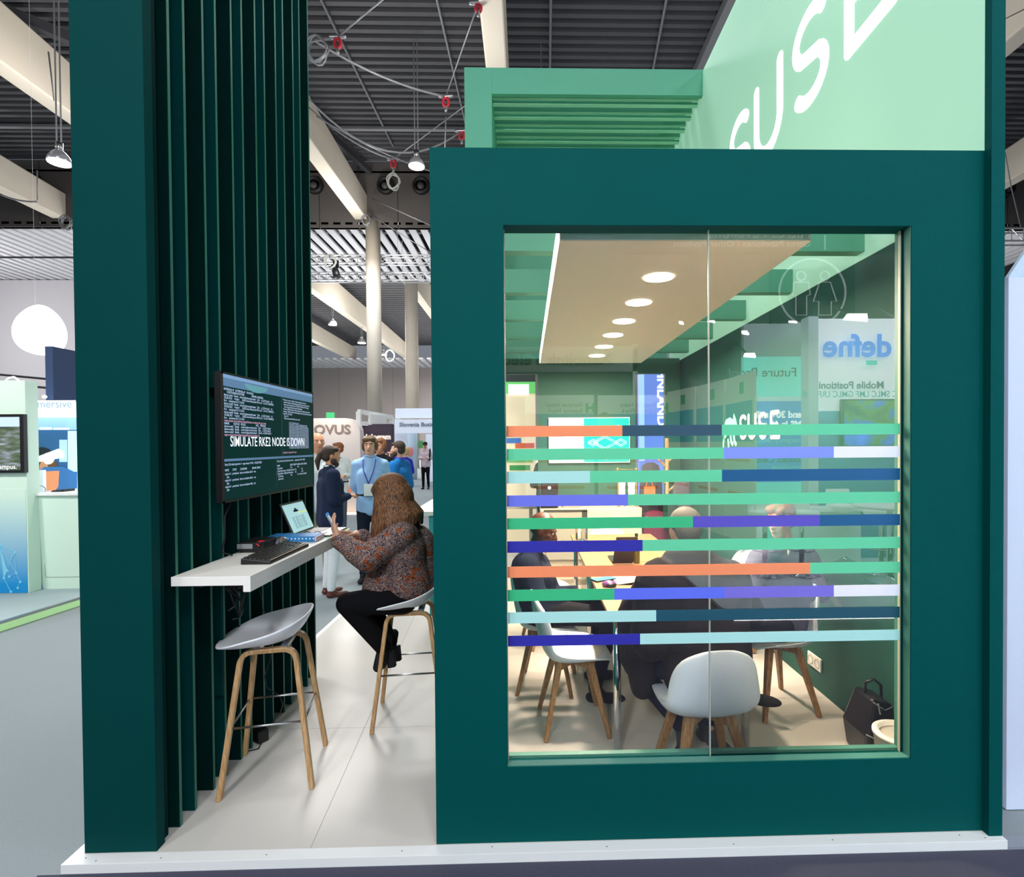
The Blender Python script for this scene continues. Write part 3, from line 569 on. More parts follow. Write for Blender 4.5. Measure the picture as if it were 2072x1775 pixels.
# keyboard
kb = thing('keyboard', (-1.22, 2.67, 1.05), 'black full size keyboard lying on the white shelf', 'keyboard')
MB().add([(-1.287, 2.46, 1.0505), (-1.155, 2.46, 1.0505), (-1.155, 2.90, 1.0505), (-1.287, 2.90, 1.0505), (-1.287, 2.463, 1.078), (-1.157, 2.463, 1.064), (-1.157, 2.897, 1.064), (-1.287, 2.897, 1.078)],
         [(0, 3, 2, 1), (4, 5, 6, 7), (0, 1, 5, 4), (1, 2, 6, 5), (2, 3, 7, 6), (3, 0, 4, 7)]).build('base', BLACK, kb, bevel=.004)
KEY = mat('worn keycaps', '2a2724', .3, var=.3)
def kz(x): return 1.078 - (x + 1.287) / .13 * .014
for r in range(6):
    mb = MB(); x = -1.278 + r * .0188 + (.004 if r else 0); y = 2.47
    ws = [.0175] * 23
    if r == 5: ws = [.024, .020, .022, .11, .022, .020, .020, .024] + [.0175] * 7
    for i, w in enumerate(ws):
        if y + w > 2.893: break
        if not (r == 0 and i in (1, 6, 11, 16)) and not (i in (16, 20) and r != 5): mb.add([(x, y, kz(x) - .001), (x + .0165, y, kz(x + .0165) - .001), (x + .0165, y + w, kz(x + .0165) - .001), (x, y + w, kz(x) - .001), (x + .002, y + .002, kz(x) + .006), (x + .0145, y + .002, kz(x + .0145) + .006), (x + .0145, y + w - .002, kz(x + .0145) + .006), (x + .002, y + w - .002, kz(x) + .006)], [(4, 5, 6, 7), (0, 1, 5, 4), (1, 2, 6, 5), (2, 3, 7, 6), (3, 0, 4, 7)])
        y += w + .0018
    xk = -1.278 + r * .0188 + (.004 if r else 0); mb.box((xk + .003, 2.472, kz(xk) - .003), (xk + .013, 2.886, kz(xk) - .0008)); mb.build('key_row', KEY, kb)
MB().bar((-1.162, 2.475, 1.0665), (-1.162, 2.885, 1.0665), .008, .002).build('pale_edge', mat('tan edge', 'b9a58c', .35), kb)  # pale strip along the keyboard's edge
# mouse
ms = thing('computer_mouse', (-1.335, 2.96, 1.05), 'grey and black computer mouse behind the keyboard', 'mouse')
MB().ell((-1.335, 2.96, 1.062), (.034, .058, .032)).build('shell', mat('mouse grey', '4a4a50', .25), ms, smooth=True)
MB().ell((-1.318, 2.945, 1.068), (.02, .03, .026)).build('top_cap', mat('mouse bronze', '6d6462', .4), ms, smooth=True)
MB().cyl((-1.345, 2.92, 1.089), (-1.337, 2.92, 1.089), .008, n=12).build('wheel', BLACK, ms)
# blue dotted case
DOT = bpy.data.materials.new('blue dotted cloth'); DOT.use_nodes = True; nt = DOT.node_tree; b = nt.nodes['Principled BSDF']
tc = nt.nodes.new('ShaderNodeTexCoord'); mp = nt.nodes.new('ShaderNodeMapping'); mp.inputs['Scale'].default_value = (50, 50, 50); vo = nt.nodes.new('ShaderNodeTexVoronoi'); vo.inputs['Randomness'].default_value = 0; vo.inputs['Scale'].default_value = 1
lt = nt.nodes.new('ShaderNodeMath'); lt.operation = 'LESS_THAN'; lt.inputs[1].default_value = .22; mx = nt.nodes.new('ShaderNodeMix'); mx.data_type = 'RGBA'; mx.inputs[6].default_value = lin('1f7fc0'); mx.inputs[7].default_value = lin('e8f0f4')
nt.links.new(tc.outputs['Object'], mp.inputs[0]); nt.links.new(mp.outputs[0], vo.inputs['Vector']); nt.links.new(vo.outputs['Distance'], lt.inputs[0]); nt.links.new(lt.outputs[0], mx.inputs[0]); nt.links.new(mx.outputs[2], b.inputs['Base Color']); b.inputs['Roughness'].default_value = .6
bc = thing('dotted_case', (-1.30, 3.10, 1.05), 'bright blue case with white dots lying on the shelf in front of the laptop', 'case')
MB().box((-1.44, 3.02, 1.0505), (-1.175, 3.15, 1.082)).build('cover', DOT, bc, bevel=.006)
MB().box((-1.176, 3.025, 1.054), (-1.168, 3.145, 1.078)).build('page_edge', mat('page pink white', 'd8c0cc', .6), bc)
tag(MB().box((-1.20, 3.10, 1.0502), (-1.138, 3.24, 1.0512)).build('paper_sheet', mat('pale green paper', 'b9d8c8', .7)), 'pale green leaflet at the shelf edge beside the blue case', 'leaflet')
tag(MB().bar((-1.44, 3.24, 1.0535), (-1.37, 3.42, 1.0535), .10, .006).build('notebook', WHITE, bevel=.001), 'white notebook lying behind the open laptop', 'notebook')
tag(MB().box((-1.2, 3.37, 1.0502), (-1.14, 3.49, 1.0514)).build('paper_sheet', mat('yellow paper', 'd8cf86', .7)), 'yellow note paper at the far end of the shelf', 'paper')
# laptop
lp = thing('laptop', (-1.26, 3.34, 1.05), 'open silver laptop with a pale screen on the white shelf', 'laptop')
LB = mat('laptop grey', '6e675f', .4, .4)
MB().box((-1.36, 3.185, 1.0505), (-1.15, 3.485, 1.062)).build('base', LB, lp, bevel=.002)
MB().box((-1.34, 3.2, 1.062), (-1.25, 3.47, 1.0635)).build('keyboard', mat('dark laptop keys', '26262a', .5, var=.3), lp)
q0, q1, q2, q3 = V((-1.36, 3.19, 1.064)), V((-1.352, 3.48, 1.064)), V((-1.425, 3.475, 1.243)), V((-1.435, 3.185, 1.243))
nn = (q1 - q0).cross(q3 - q0).normalized(); nn = nn if nn.x > 0 else -nn
def lq(a, b, off): return q0.lerp(q1, a).lerp(q3.lerp(q2, a), b) + nn * off
MB().add([q + nn * 0 for q in (q0, q1, q2, q3)] + [q - nn * .006 for q in (q0, q1, q2, q3)], [(0, 1, 2, 3), (7, 6, 5, 4), (0, 4, 5, 1), (1, 5, 6, 2), (2, 6, 7, 3), (3, 7, 4, 0)]).build('lid', LB, lp)
MB().quad(lq(.03, .04, .001), lq(.97, .04, .001), lq(.97, .94, .001), lq(.03, .94, .001)).build('screen', screen('laptop page', 'a8cfd2', .75), lp)
MB().quad(lq(.4, .66, .0014), lq(.6, .66, .0014), lq(.6, .73, .0014), lq(.4, .73, .0014)).quad(lq(.46, .73, .0014), lq(.54, .73, .0014), lq(.54, .78, .0014), lq(.46, .78, .0014)).build('page_logo', screen('page black', '1a2024', .2), lp)
MB().quad(lq(.58, .60, .0014), lq(.96, .60, .0014), lq(.96, .63, .0014), lq(.58, .63, .0014)).build('highlight', screen('page yellow', 'd8e050', .8), lp)
mb = MB()
for i in range(11):
    for a0, a1 in ((.22, .34), (.36, .5), (.52, .6), (.62, .78)): mb.quad(lq(a0, .5 - i * .035, .0014), lq(a1 - .02 * (i % 3), .5 - i * .035, .0014), lq(a1 - .02 * (i % 3), .515 - i * .035, .0014), lq(a0, .515 - i * .035, .0014))
mb.build('page_lines', screen('page grey', '6a8c90', .5), lp)
sg = thing('spectacles', (-1.24, 3.165, 1.052), 'pair of dark rimmed spectacles lying before the laptop', 'spectacles')
mb = MB()
for cx in (-1.275, -1.215): mb.tube([(cx + .022 * math.cos(a), 3.165 + .006 * math.sin(a), 1.070 + .016 * math.sin(a)) for a in [2 * math.pi * i / 14 for i in range(14)]], .0022, 6, True)
mb.tube([(-1.253, 3.165, 1.074), (-1.237, 3.165, 1.074)], .002, 6).tube([(-1.298, 3.165, 1.072), (-1.295, 3.27, 1.064)], .0018, 6).tube([(-1.193, 3.165, 1.072), (-1.198, 3.27, 1.064)], .0018, 6); mb.build('frame', BLACK, sg, smooth=True)
tag(MB().tube([(-1.36, 3.16, 1.054), (-1.32, 3.155, 1.053), (-1.30, 3.13, 1.083), (-1.40, 3.165, 1.052)], .002, 6).build('charging_cable', WHITE, smooth=True), 'thin pale cable end lying beside the spectacles', 'cable')

# ------------------------------------------------------------------ bar stools: front of the seat looks along local +Y
PLW = mat('white moulded plastic', 'f4f5fa', .35, var=.01, spec=.4)
def sgn(x, p): return math.copysign(abs(x) ** p, x)
def bar_stool(loc, rz, label):
    t = thing('bar_stool', loc, label, 'bar stool', 'white bar stools on oak legs', rz)
    mb = MB(); n = 36; rings = [0, .2, .4, .55, .7, .8, .88, .94, .98, 1.0]; vs = []
    for r in rings:
        for k in range(n):
            a = 2 * math.pi * k / n; cx, sx_ = sgn(math.cos(a), .8), sgn(math.sin(a), .8)
            hr = .054 - .062 * math.sin(a) + .0 * abs(math.cos(a))
            vs.append((.225 * r * cx * (1 + .04 * sx_), .205 * r * sx_ + .035, .655 + (hr + .012) * r ** 4.2))
    fs = [(i * n + k, i * n + (k + 1) % n, (i + 1) * n + (k + 1) % n, (i + 1) * n + k) for i in range(len(rings) - 1) for k in range(n)]
    mb.add(vs, fs); o = mb.build('seat', PLW, t, smooth=True, local=True, solid=.009, sub=1)
    MB().bar((-.12, .05, .642), (.12, .05, .642), .03, .02).bar((-.12, -.07, .644), (.12, -.07, .644), .03, .02).build('seat_bracket', STEEL, t, local=True)
    for s in (-1, 1):
        # bent side frame
        tx, bx = .115 * s, .185 * s; pts = []
        fr, tp = .195, .115
        P0, P1, P2, P3 = V((bx, fr, 0)), V((tx, tp, .632)), V((tx, -tp, .632)), V((bx, -fr, 0))
        def fil(a, b, c, r=.055, m_=6):
            d1 = (a - b).normalized(); d2 = (c - b).normalized(); s0 = b + d1 * r; e0 = b + d2 * r
            return [s0.lerp(b, t_).lerp(b.lerp(e0, t_), t_) for t_ in [i / m_ for i in range(m_ + 1)]]
        path = [P0, P0.lerp(P1, .5)] + fil(P0, P1, P2) + fil(P1, P2, P3) + [P3.lerp(P2, .5), P3]
        mb = MB(); w, h = .034, .022; ring = []
        for i, p in enumerate(path):
            d = (path[min(i + 1, len(path) - 1)] - path[max(i - 1, 0)]).normalized(); xo = V((1, 0, 0)); xo = (xo - d * xo.dot(d)).normalized(); no = d.cross(xo)
            ring += [p + xo * sx * w / 2 + no * sz * h / 2 for sx, sz in ((-1, -1), (1, -1), (1, 1), (-1, 1))]
        m_ = len(path); fs = [(4 * i + k, 4 * i + (k + 1) % 4, 4 * i + 4 + (k + 1) % 4, 4 * i + 4 + k) for i in range(m_ - 1) for k in range(4)] + [(3, 2, 1, 0), tuple(4 * m_ - 4 + k for k in range(4))]
        mb.add(ring, fs).build('leg_frame', OAK, t, local=True, bevel=.004)
    zr = .30; k = 1 - zr / .645; fx = .115 + .07 * k; fy = .115 + .08 * k
    for a, b in (((-fx, fy), (fx, fy)), ((-fx, -fy), (fx, -fy)), ((-fx, -fy), (-fx, fy)), ((fx, -fy), (fx, fy))):
        MB().tube([(a[0], a[1], zr), (b[0], b[1], zr)], .0055, 8).build('footrest_rod', STEEL, t, local=True, smooth=True)
    return t
S1 = bar_stool((-1.232, 2.662, 0), math.radians(90 + 11), 'empty white bar stool on oak legs standing under the shelf')
S2 = bar_stool((-.69, 3.19, 0), math.radians(90 + 6), 'white bar stool on oak legs that the woman in the patterned blouse sits on')

# ------------------------------------------------------------------ tub chairs: the sitter looks along local +Y
CHW = mat('white chair shell', 'dde4ec', .3, var=.01, spec=.45)
CUSH = mat('white seat cushion', 'e8e4dc', .5, var=.02)
OAKD = wood('brown beech', '8d6239', 'b68a56')
def tub_chair(loc, rz, label):
    t = thing('tub_chair', loc, label, 'chair', 'white shell chairs on wooden legs', rz)
    prof = [(.225, .435, .17, .0, .0), (.20, .452, .205, .005, 0), (.12, .445, .225, .03, 0), (.0, .425, .235, .055, 0), (-.11, .422, .235, .075, .005), (-.165, .45, .232, .085, .02), (-.195, .51, .228, .06, .05), (-.215, .59, .22, .03, .075), (-.232, .68, .205, .005, .08), (-.245, .755, .175, -.01, .065), (-.25, .80, .12, -.02, .04), (-.25, .815, .05, -.012, .02)]
    nu = 13; vs = []
    for y, z, hw, up, fw in prof:
        for k in range(nu):
            u = -1 + 2 * k / (nu - 1); e = abs(u) ** 2.3; vs.append((hw * math.sin(u * math.pi / 2) if abs(u) < 1 else hw * u, y + fw * e, z + up * e))
    fs = [(i * nu + k, i * nu + k + 1, (i + 1) * nu + k + 1, (i + 1) * nu + k) for i in range(len(prof) - 1) for k in range(nu - 1)]
    MB().add(vs, fs).build('seat_shell', CHW, t, smooth=True, local=True, solid=.008, sub=1)
    MB().ell((0, .03, .446), (.19, .175, .022)).build('cushion', CUSH, t, smooth=True, local=True)
    mb = MB(); mb.bar((-.12, -.11, .395), (.12, .11, .395), .035, .05).bar((.12, -.11, .395), (-.12, .11, .395), .035, .05).build('leg_cross', OAKD, t, local=True, bevel=.004)
    for sx in (-1, 1):
        for sy in (-1, 1): MB().bar((.10 * sx, .09 * sy, .425), (.20 * sx, .185 * sy, 0), .052, .036, (0, 1, 0), .03, .024).build('leg', OAKD, t, local=True, bevel=.005)
    t.scale = (.93, .93, .93)
    return t
C1 = tub_chair((.245, 3.06, 0), math.radians(-90 + 4), 'empty white tub chair at the left side of the table, nearest the window')
C2 = tub_chair((.12, 3.56, 0), math.radians(-90 - 8), 'white tub chair the bald man in the navy jacket sits on')
C3 = tub_chair((.795, 2.465, 0), math.radians(3), 'white tub chair with its back to the window, under the man in black'); C3.scale = (.90, .93, .88)
C4 = tub_chair((1.47, 3.22, 0), math.radians(90 + 8), 'white tub chair against the right wall under the man in the grey jacket')
C5 = tub_chair((.16, 4.35, 0), math.radians(-90 + 12), 'white tub chair at the far left side of the table')
C6 = tub_chair((.82, 5.55, 0), math.radians(180), 'white tub chair at the far head of the table')
C7 = tub_chair((1.52, 4.2, 0), math.radians(90), 'white tub chair at the far right side of the table')
# tables
BIRCH = wood('pale birch table top', 'b07c54', 'c08e66', (1.5, 8, 8), .35); BIE = mat('birch edge', 'b08a5c', .5)
for y0, y1, lab in ((2.70, 3.93, 'birch topped meeting table nearest the window, on chrome legs'), (3.94, 5.14, 'second birch topped table, pushed against the far end of the first')):
    t = thing('meeting_table', (.77, (y0 + y1) / 2, 0), lab, 'table', 'birch meeting tables')
    MB().box((.405, y0, .70), (1.165, y1, .72)).build('table_top', BIRCH, t, bevel=.002)
    MB().box((.46, y0 + .05, .66), (1.11, y0 + .07, .70)).box((.46, y1 - .07, .66), (1.11, y1 - .05, .70)).box((.46, y0 + .07, .66), (.48, y1 - .07, .70)).box((1.09, y0 + .07, .66), (1.11, y1 - .07, .70)).build('apron', STEEL, t)
    for x in (.45, 1.11):
        for y in (y0 + .055, y1 - .055): MB().cyl((x, y, 0), (x, y, .70), .02, n=20).build('leg', CHROME, t, smooth=True)
# things on the table
def px_table(x, y): return atz(x, y, .72)
p = px_table(1222, 1175); ph = thing('smartphone', (p.x, p.y, .72), 'smartphone with a lit blue screen lying on the table', 'phone')
MB().bar((p.x - .07, p.y - .02, .7255), (p.x + .07, p.y + .05, .7255), .075, .009).build('case', BLACK, ph, bevel=.003); MB().bar((p.x - .066, p.y - .018, .7303), (p.x + .066, p.y + .048, .7303), .068, .0006).build('screen', screen('phone blue', '4a9ce0', 1.0), ph)
p = px_table(1233, 1187); m2 = thing('computer_mouse', (p.x, p.y, .72), 'purple computer mouse on the table beside the phone', 'mouse')
MB().ell((p.x, p.y, .735), (.045, .032, .022)).build('shell', mat('purple plastic', '7a4a8a', .3), m2, smooth=True); MB().ell((p.x + .005, p.y - .012, .732), (.036, .026, .017)).build('grip', BLACK, m2, smooth=True)
p = px_table(1262, 1178); nb = thing('open_notebook', (p.x, p.y + .05, .72), 'open cream notebook on the table next to the purple mouse', 'notebook')
PAP = mat('cream paper', 'ece4cc', .7)
MB().add([(p.x - .05, p.y - .07, .722), (p.x + .06, p.y - .07, .738), (p.x + .16, p.y - .05, .722), (p.x + .16, p.y + .14, .722), (p.x + .05, p.y + .14, .738), (p.x - .06, p.y + .13, .722)], [(0, 1, 4, 5), (1, 2, 3, 4)]).build('page', PAP, nb, solid=.004)
MB().box((p.x - .062, p.y - .075, .7203), (p.x + .165, p.y + .145, .7213)).build('cover', BLACK, nb)
p = px_table(1177, 1092); gj = thing('glass_jar', (p.x, p.y, .72), 'clear glass jar at the far corner of the table', 'jar')
GJ = mat('clear jar glass', 'e8e8e0', .08, trans=.9); MB().lathe((p.x, p.y, .7205), [(.05, 0), (.055, .01), (.055, .11), (.04, .14), (.04, .165)], 22).build('body', GJ, gj, smooth=True); MB().cyl((p.x, p.y, .885), (p.x, p.y, .90), .043, n=20).build('lid', STEEL, gj)
ln = thing('laptop', (.92, 4.05, .72), 'open black laptop seen from behind in the middle of the table', 'laptop')
a = px_table(1240, 1142); b = px_table(1282, 1142)
MB().box((a.x, a.y + .02, .7205), (b.x, a.y + .25, .734)).build('base', BLACK, ln, bevel=.002)
MB().add([(a.x, a.y, .734), (b.x, a.y, .734), (b.x + .01, a.y - .1, .93), (a.x + .01, a.y - .1, .93), (a.x, a.y + .008, .734), (b.x, a.y + .008, .734), (b.x + .01, a.y - .092, .93), (a.x + .01, a.y - .092, .93)], [(0, 1, 2, 3), (7, 6, 5, 4), (0, 4, 5, 1), (1, 5, 6, 2), (2, 6, 7, 3), (3, 7, 4, 0)]).build('lid', mat('dark laptop lid', '2c2c2c', .5), ln)
p = px_table(1288, 1140); bo = thing('bottle', (p.x, p.y, .72), 'olive green bottle standing beside the black laptop', 'bottle')
MB().lathe((p.x, p.y, .7205), [(.022, 0), (.024, .01), (.024, .12), (.01, .16), (.01, .20)], 18).build('body', mat('olive glass', '6a6a1c', .15, trans=.5), bo, smooth=True); MB().cyl((p.x, p.y, .92), (p.x, p.y, .935), .012, n=12).build('cap', BLACK, bo)
# bag and round bin near the glass
bg_ = thing('briefcase', (1.73, 2.70, 0), 'black leather bag leaning against the right room wall', 'bag')
LEA = mat('black leather', '17171c', .4, var=.25, scale=90, bump=.3)
def bagp(a, b, c): # a along, b depth, c up
    o = V((1.66, 2.60, 0)); e1 = V((.16, -.0, 0)); e2 = V((.0, .20, 0)); e3 = V((.0, .01, .31)); return o + e1 * a + e2 * b + e3 * c
MB().add([bagp(*q) for q in ((.0, 0, 0), (1, 0, 0), (1, 1, 0), (0, 1, 0), (-.12, -.05, .45), (1.05, -.05, .45), (1.05, 1, .45), (-.12, 1, .45), (.25, .1, 1), (.85, .1, .92), (.85, .9, .92), (.25, .9, 1))],
    [(3, 2, 1, 0), (0, 1, 5, 4), (1, 2, 6, 5), (2, 3, 7, 6), (3, 0, 4, 7), (4, 5, 9, 8), (5, 6, 10, 9), (6, 7, 11, 10), (7, 4, 8, 11), (8, 9, 10, 11)]).build('body', LEA, bg_, smooth=False, bevel=.018)
ZIP = mat('zip metal', 'b8bcc4', .25, .8)
MB().tube([bagp(-.14, -.07, .5), bagp(.2, -.09, .42), bagp(.6, -.1, .40), bagp(1.06, -.08, .5)], .003, 6).tube([bagp(.2, .05, .96), bagp(.55, .02, .84), bagp(.87, .04, .9)], .003, 6).build('zip', ZIP, bg_, smooth=True)
MB().cap(bagp(.62, -.1, .40), bagp(.63, -.12, .30), .005).cap(bagp(.35, .03, .93), bagp(.36, -.02, .80), .005).box(bagp(.2, -.08, .52), bagp(.34, -.10, .44)).build('zip_puller', ZIP, bg_)
MB().tube([bagp(.3, .5, .97), bagp(.32, .5, 1.15), bagp(.6, .5, 1.2), bagp(.82, .5, 1.1), bagp(.83, .5, .9)], .007, 8).build('handle', LEA, bg_, smooth=True)
p = at(1835, 1520, 2.42)
rb_ = thing('round_bin', (1.66, 2.36, 0), 'pale round waste bin in the right corner behind the glass', 'bin')
MB().lathe((1.66, 2.36, 0), [(.09, 0), (.115, .27), (.12, .27), (.12, .285), (.095, .29), (.09, .10)], 32).build('body', CUSH, rb_, smooth=True)
MB().cyl((1.66, 2.36, .24), (1.66, 2.36, .27), .105, n=28).build('bin_liner', mat('grey liner', 'a9a496', .5, bump=.5), rb_, smooth=True)
# sideboard and things at the room's back wall
CREAM = mat('cream cabinet', 'd6cdbb', .5)
sb = thing('sideboard', (.72, 6.25, 0), 'cream low sideboard along the back wall of the meeting room', 'sideboard')
MB().box((.14, 6.05, .05), (1.28, 6.45, .86)).build('cabinet', CREAM, sb, bevel=.003)
for x0, x1 in ((.15, .51), (.52, .89), (.90, 1.27)):
    d = MB().box((x0, 6.035, .07), (x1, 6.05, .84)).build('door', CREAM, sb, bevel=.002); MB().ell((x0 + .05 if x0 > .5 else x1 - .05, 6.025, .62), (.012, .012, .012)).build('knob', STEEL, d, smooth=True)
MB().box((.16, 6.07, 0), (1.26, 6.43, .05)).build('plinth', CREAM, sb)
wb = thing('notice_board', (.45, 5.95, .6), 'pale board with a black clamp edge leaning on the sideboard', 'board')
MB().box((.20, 6.0, .30), (.62, 6.02, .83)).build('sheet', mat('grey paper', 'b8b4a6', .7), wb); MB().box((.18, 5.995, .83), (.66, 6.03, .85)).box((.60, 5.995, .55), (.66, 6.03, .84)).build('clamp', mat('dark grey frame', '4c4c48', .5), wb)
sc_ = thing('wall_screen', (.72, 6.48, 1.6), 'wall screen showing a white page and a bright green graphic', 'screen')
a = at(1112, 936, 6.46); b = at(1273, 846, 6.46)
MB().box((a.x - .01, 6.46, a.z - .01), (b.x + .01, 6.5, b.z + .01)).build('casing', WHITE, sc_, bevel=.004)
mxx = a.x + (b.x - a.x) * .43
MB().quad((a.x, 6.459, a.z), (mxx, 6.459, a.z), (mxx, 6.459, b.z), (a.x, 6.459, b.z)).build('page', screen('white page', 'f2f6ff', 1.2), sc_)
MB().quad((mxx, 6.459, a.z), (b.x, 6.459, a.z), (b.x, 6.459, b.z), (mxx, 6.459, b.z)).build('graphic', screen('bright green graphic', '22d49a', 1.0), sc_)
mb = MB()
def iso(cx, cz, s):
    for k in range(2): mb.ribbon([(-s, 0), (0, s * .5), (s, 0), (0, -s * .5), (-s, 0)], .008, (cx, 6.458, cz - k * .02), (1, 0, 0), (0, 0, 1), (0, -.001, 0))
gx = (mxx + b.x) / 2; gz = (a.z + b.z) / 2
for cx, cz, s in ((gx - .15, gz + .12, .09), (gx + .14, gz + .14, .08), (gx - .02, gz - .02, .14), (gx + .17, gz - .02, .07), (gx - .16, gz - .02, .06), (gx, gz - .19, .05)): iso(cx, cz, s)
mb.build('diagram', screen('pale blue diagram', 'a8f0f0', 1.1), sc_)
mb = MB()
for i, w in enumerate((.2, .26, .3, .22, .28)): mb.quad((a.x + .05, 6.4585, b.z - .1 - i * .04), (a.x + .05 + w * .6, 6.4585, b.z - .1 - i * .04), (a.x + .05 + w * .6, 6.4585, b.z - .094 - i * .04), (a.x + .05, 6.4585, b.z - .094 - i * .04))
mb.build('page_lines', screen('page pale blue', 'b8d0f0', 1.0), sc_)
cm = thing('coffee_machine', (.33, 6.25, .86), 'black and chrome coffee machine on the left end of the sideboard', 'coffee machine')
q = at(1111, 985, 6.2)
MB().box((q.x - .09, 6.1, .86), (q.x + .09, 6.35, 1.19)).build('body', BLACK, cm, bevel=.01); MB().box((q.x - .1, 6.1, .865), (q.x - .092, 6.3, 1.2)).box((q.x + .092, 6.1, .865), (q.x + .1, 6.3, 1.2)).build('side_panel', CHROME, cm); MB().ell((q.x + .0, 6.095, 1.09), (.018, .01, .018)).build('light', mat('white spot', 'ffffff', .3, emit=2), cm, smooth=True)
tw_ = tag(MB().box((q.x + .15, 6.15, .86), (q.x + .36, 6.35, .93)).box((q.x + .2, 6.15, .93), (q.x + .32, 6.3, .98)).build('folded_towel', mat('cream towel', 'd8cdb8', .9, bump=.6), bevel=.015), 'folded cream towels on the sideboard beside the coffee machine', 'towels')
p1 = at(1255, 1000, 6.2)
for i, xx in enumerate((1258, 1278)):
    q = at(xx, 990, 6.2); bx = thing('paper_cup_stack', (q.x, 6.2, .86), ['left', 'right'][i] + ' of the two white paper cup stacks on the sideboard', 'cup stack', 'paper cup stacks on the sideboard')
    MB().lathe((q.x, 6.2, .86), [(.03, 0), (.04, .1), (.036, .1), (.042, .2), (.038, .2), (.044, .28), (.03, .28)], 18).build('cups', WHITE, bx, smooth=True)
wrk = thing('wire_rack', (.95, 6.15, .86), 'low brass wire rack at the right end of the sideboard', 'rack')
a = at(1250, 950, 6.15); b = at(1288, 950, 6.15); MB().tube([(a.x, 6.15, .86), (a.x, 6.15, a.z), (b.x, 6.15, a.z), (b.x, 6.15, .86)], .008, 6).build('frame', mat('brass', 'c8a860', .3, .8), wrk); MB().ell((a.x, 6.15, a.z), (.02, .02, .02)).ell((b.x, 6.15, a.z), (.02, .02, .02)).build('knob', MATS['brass'], wrk, smooth=True)
# coat stand with coats
q = at(1350, 1000, 6.2); ct = thing('coat_stand', (q.x, 6.2, 0), 'pale wooden coat stand with angled pegs by the back wall', 'coat stand')
MB().cyl((q.x, 6.2, 0), (q.x, 6.2, 1.64), .022, n=12).build('pole', OAK, ct, smooth=True)
for s, z in ((1, 1.36), (-1, 1.30), (1, 1.02), (-1, 1.1)): MB().cap((q.x, 6.2, z), (q.x + s * .1, 6.17, z + .09), .013).build('peg', OAK, ct, smooth=True)
for a in (0, 2.1, 4.2): MB().bar((q.x, 6.2, .1), (q.x + .22 * math.cos(a), 6.2 + .18 * math.sin(a), .012), .03, .03).build('foot', OAK, ct)
def coat(x, y, z0, z1, w, m_, lab):
    mb = MB(); vs = []; n = 26; prof = [(.35, 1), (.75, .96), (1.0, .8), (1.1, .45), (1.15, .15), (1.1, 0)]
    for r, f in prof:
        for k in range(n):
            a = 2 * math.pi * k / n; rr_ = r * (1 + .1 * math.sin(5 * a + 3 * f)); vs.append((x + w * rr_ * math.cos(a), y + w * .5 * rr_ * math.sin(a), z0 + (z1 - z0) * f))
    m_n = len(prof); mb.add(vs, [(i * n + k, i * n + (k + 1) % n, (i + 1) * n + (k + 1) % n, (i + 1) * n + k) for i in range(m_n - 1) for k in range(n)] + [tuple(range(n)), tuple((m_n - 1) * n + k for k in range(n))])
    return tag(mb.build('hanging_coat', m_, smooth=True), lab, 'coat', 'coats hanging at the coat stand')
coat(q.x - .19, 6.22, .55, 1.36, .12, mat('charcoal wool', '3c3a42', .95, bump=.4), 'charcoal coat hanging left of the coat stand pole')
coat(q.x - .17, 6.10, .35, .82, .13, mat('maroon knit', '6a1c38', .95, bump=.4), 'maroon garment bundled low at the coat stand')
coat(q.x + .0, 6.08, .62, .98, .08, mat('dark green wool', '143c30', .95, bump=.4), 'dark green scarf hanging in front of the coat stand pole')
coat(q.x + .17, 6.15, .5, 1.2, .12, mat('grey tweed', '5a5660', .95, bump=.4, var=.3), 'grey tweed coat hanging right of the coat stand pole')
tag(MB().box((q.x - .30, 6.02, 1.0), (q.x - .18, 6.06, 1.10)).tube([(q.x - .28, 6.04, 1.10), (q.x - .24, 6.05, 1.24), (q.x - .20, 6.04, 1.10)], .004, 6).build('gift_bag', mat('orange paper', 'e0703c', .7)), 'small orange paper bag hanging beside the coats', 'bag')
ban = thing('banner', (1.5, 8.6, 2), 'tall blue lit banner with FINLAND written down its side', 'banner')
a = at(1293, 858, 8.6); b = at(1350, 757, 8.6); x0, x1, z0, z1 = a.x, b.x, 1.3, b.z
MB().box((x0, 8.6, 0), (x1, 8.7, z1)).build('panel', mat('banner blue', '6a8ae0', .5, emit=.7), ban)
MB().box((x0, 8.597, z0), (x0 + .085, 8.6, z1)).build('pale_strip', mat('banner pale blue', 'a8d0f8', .5, emit=.8), ban)
text_mb('FINLAND', .19, (x1 - .155, 8.596, z1 + .09), (0, 0, -1), (1, 0, 0), (0, 0, 0), bold=.006, sx=1.15).build('lettering', mat('glowing white text', 'ffffff', .5, emit=1.2), ban)
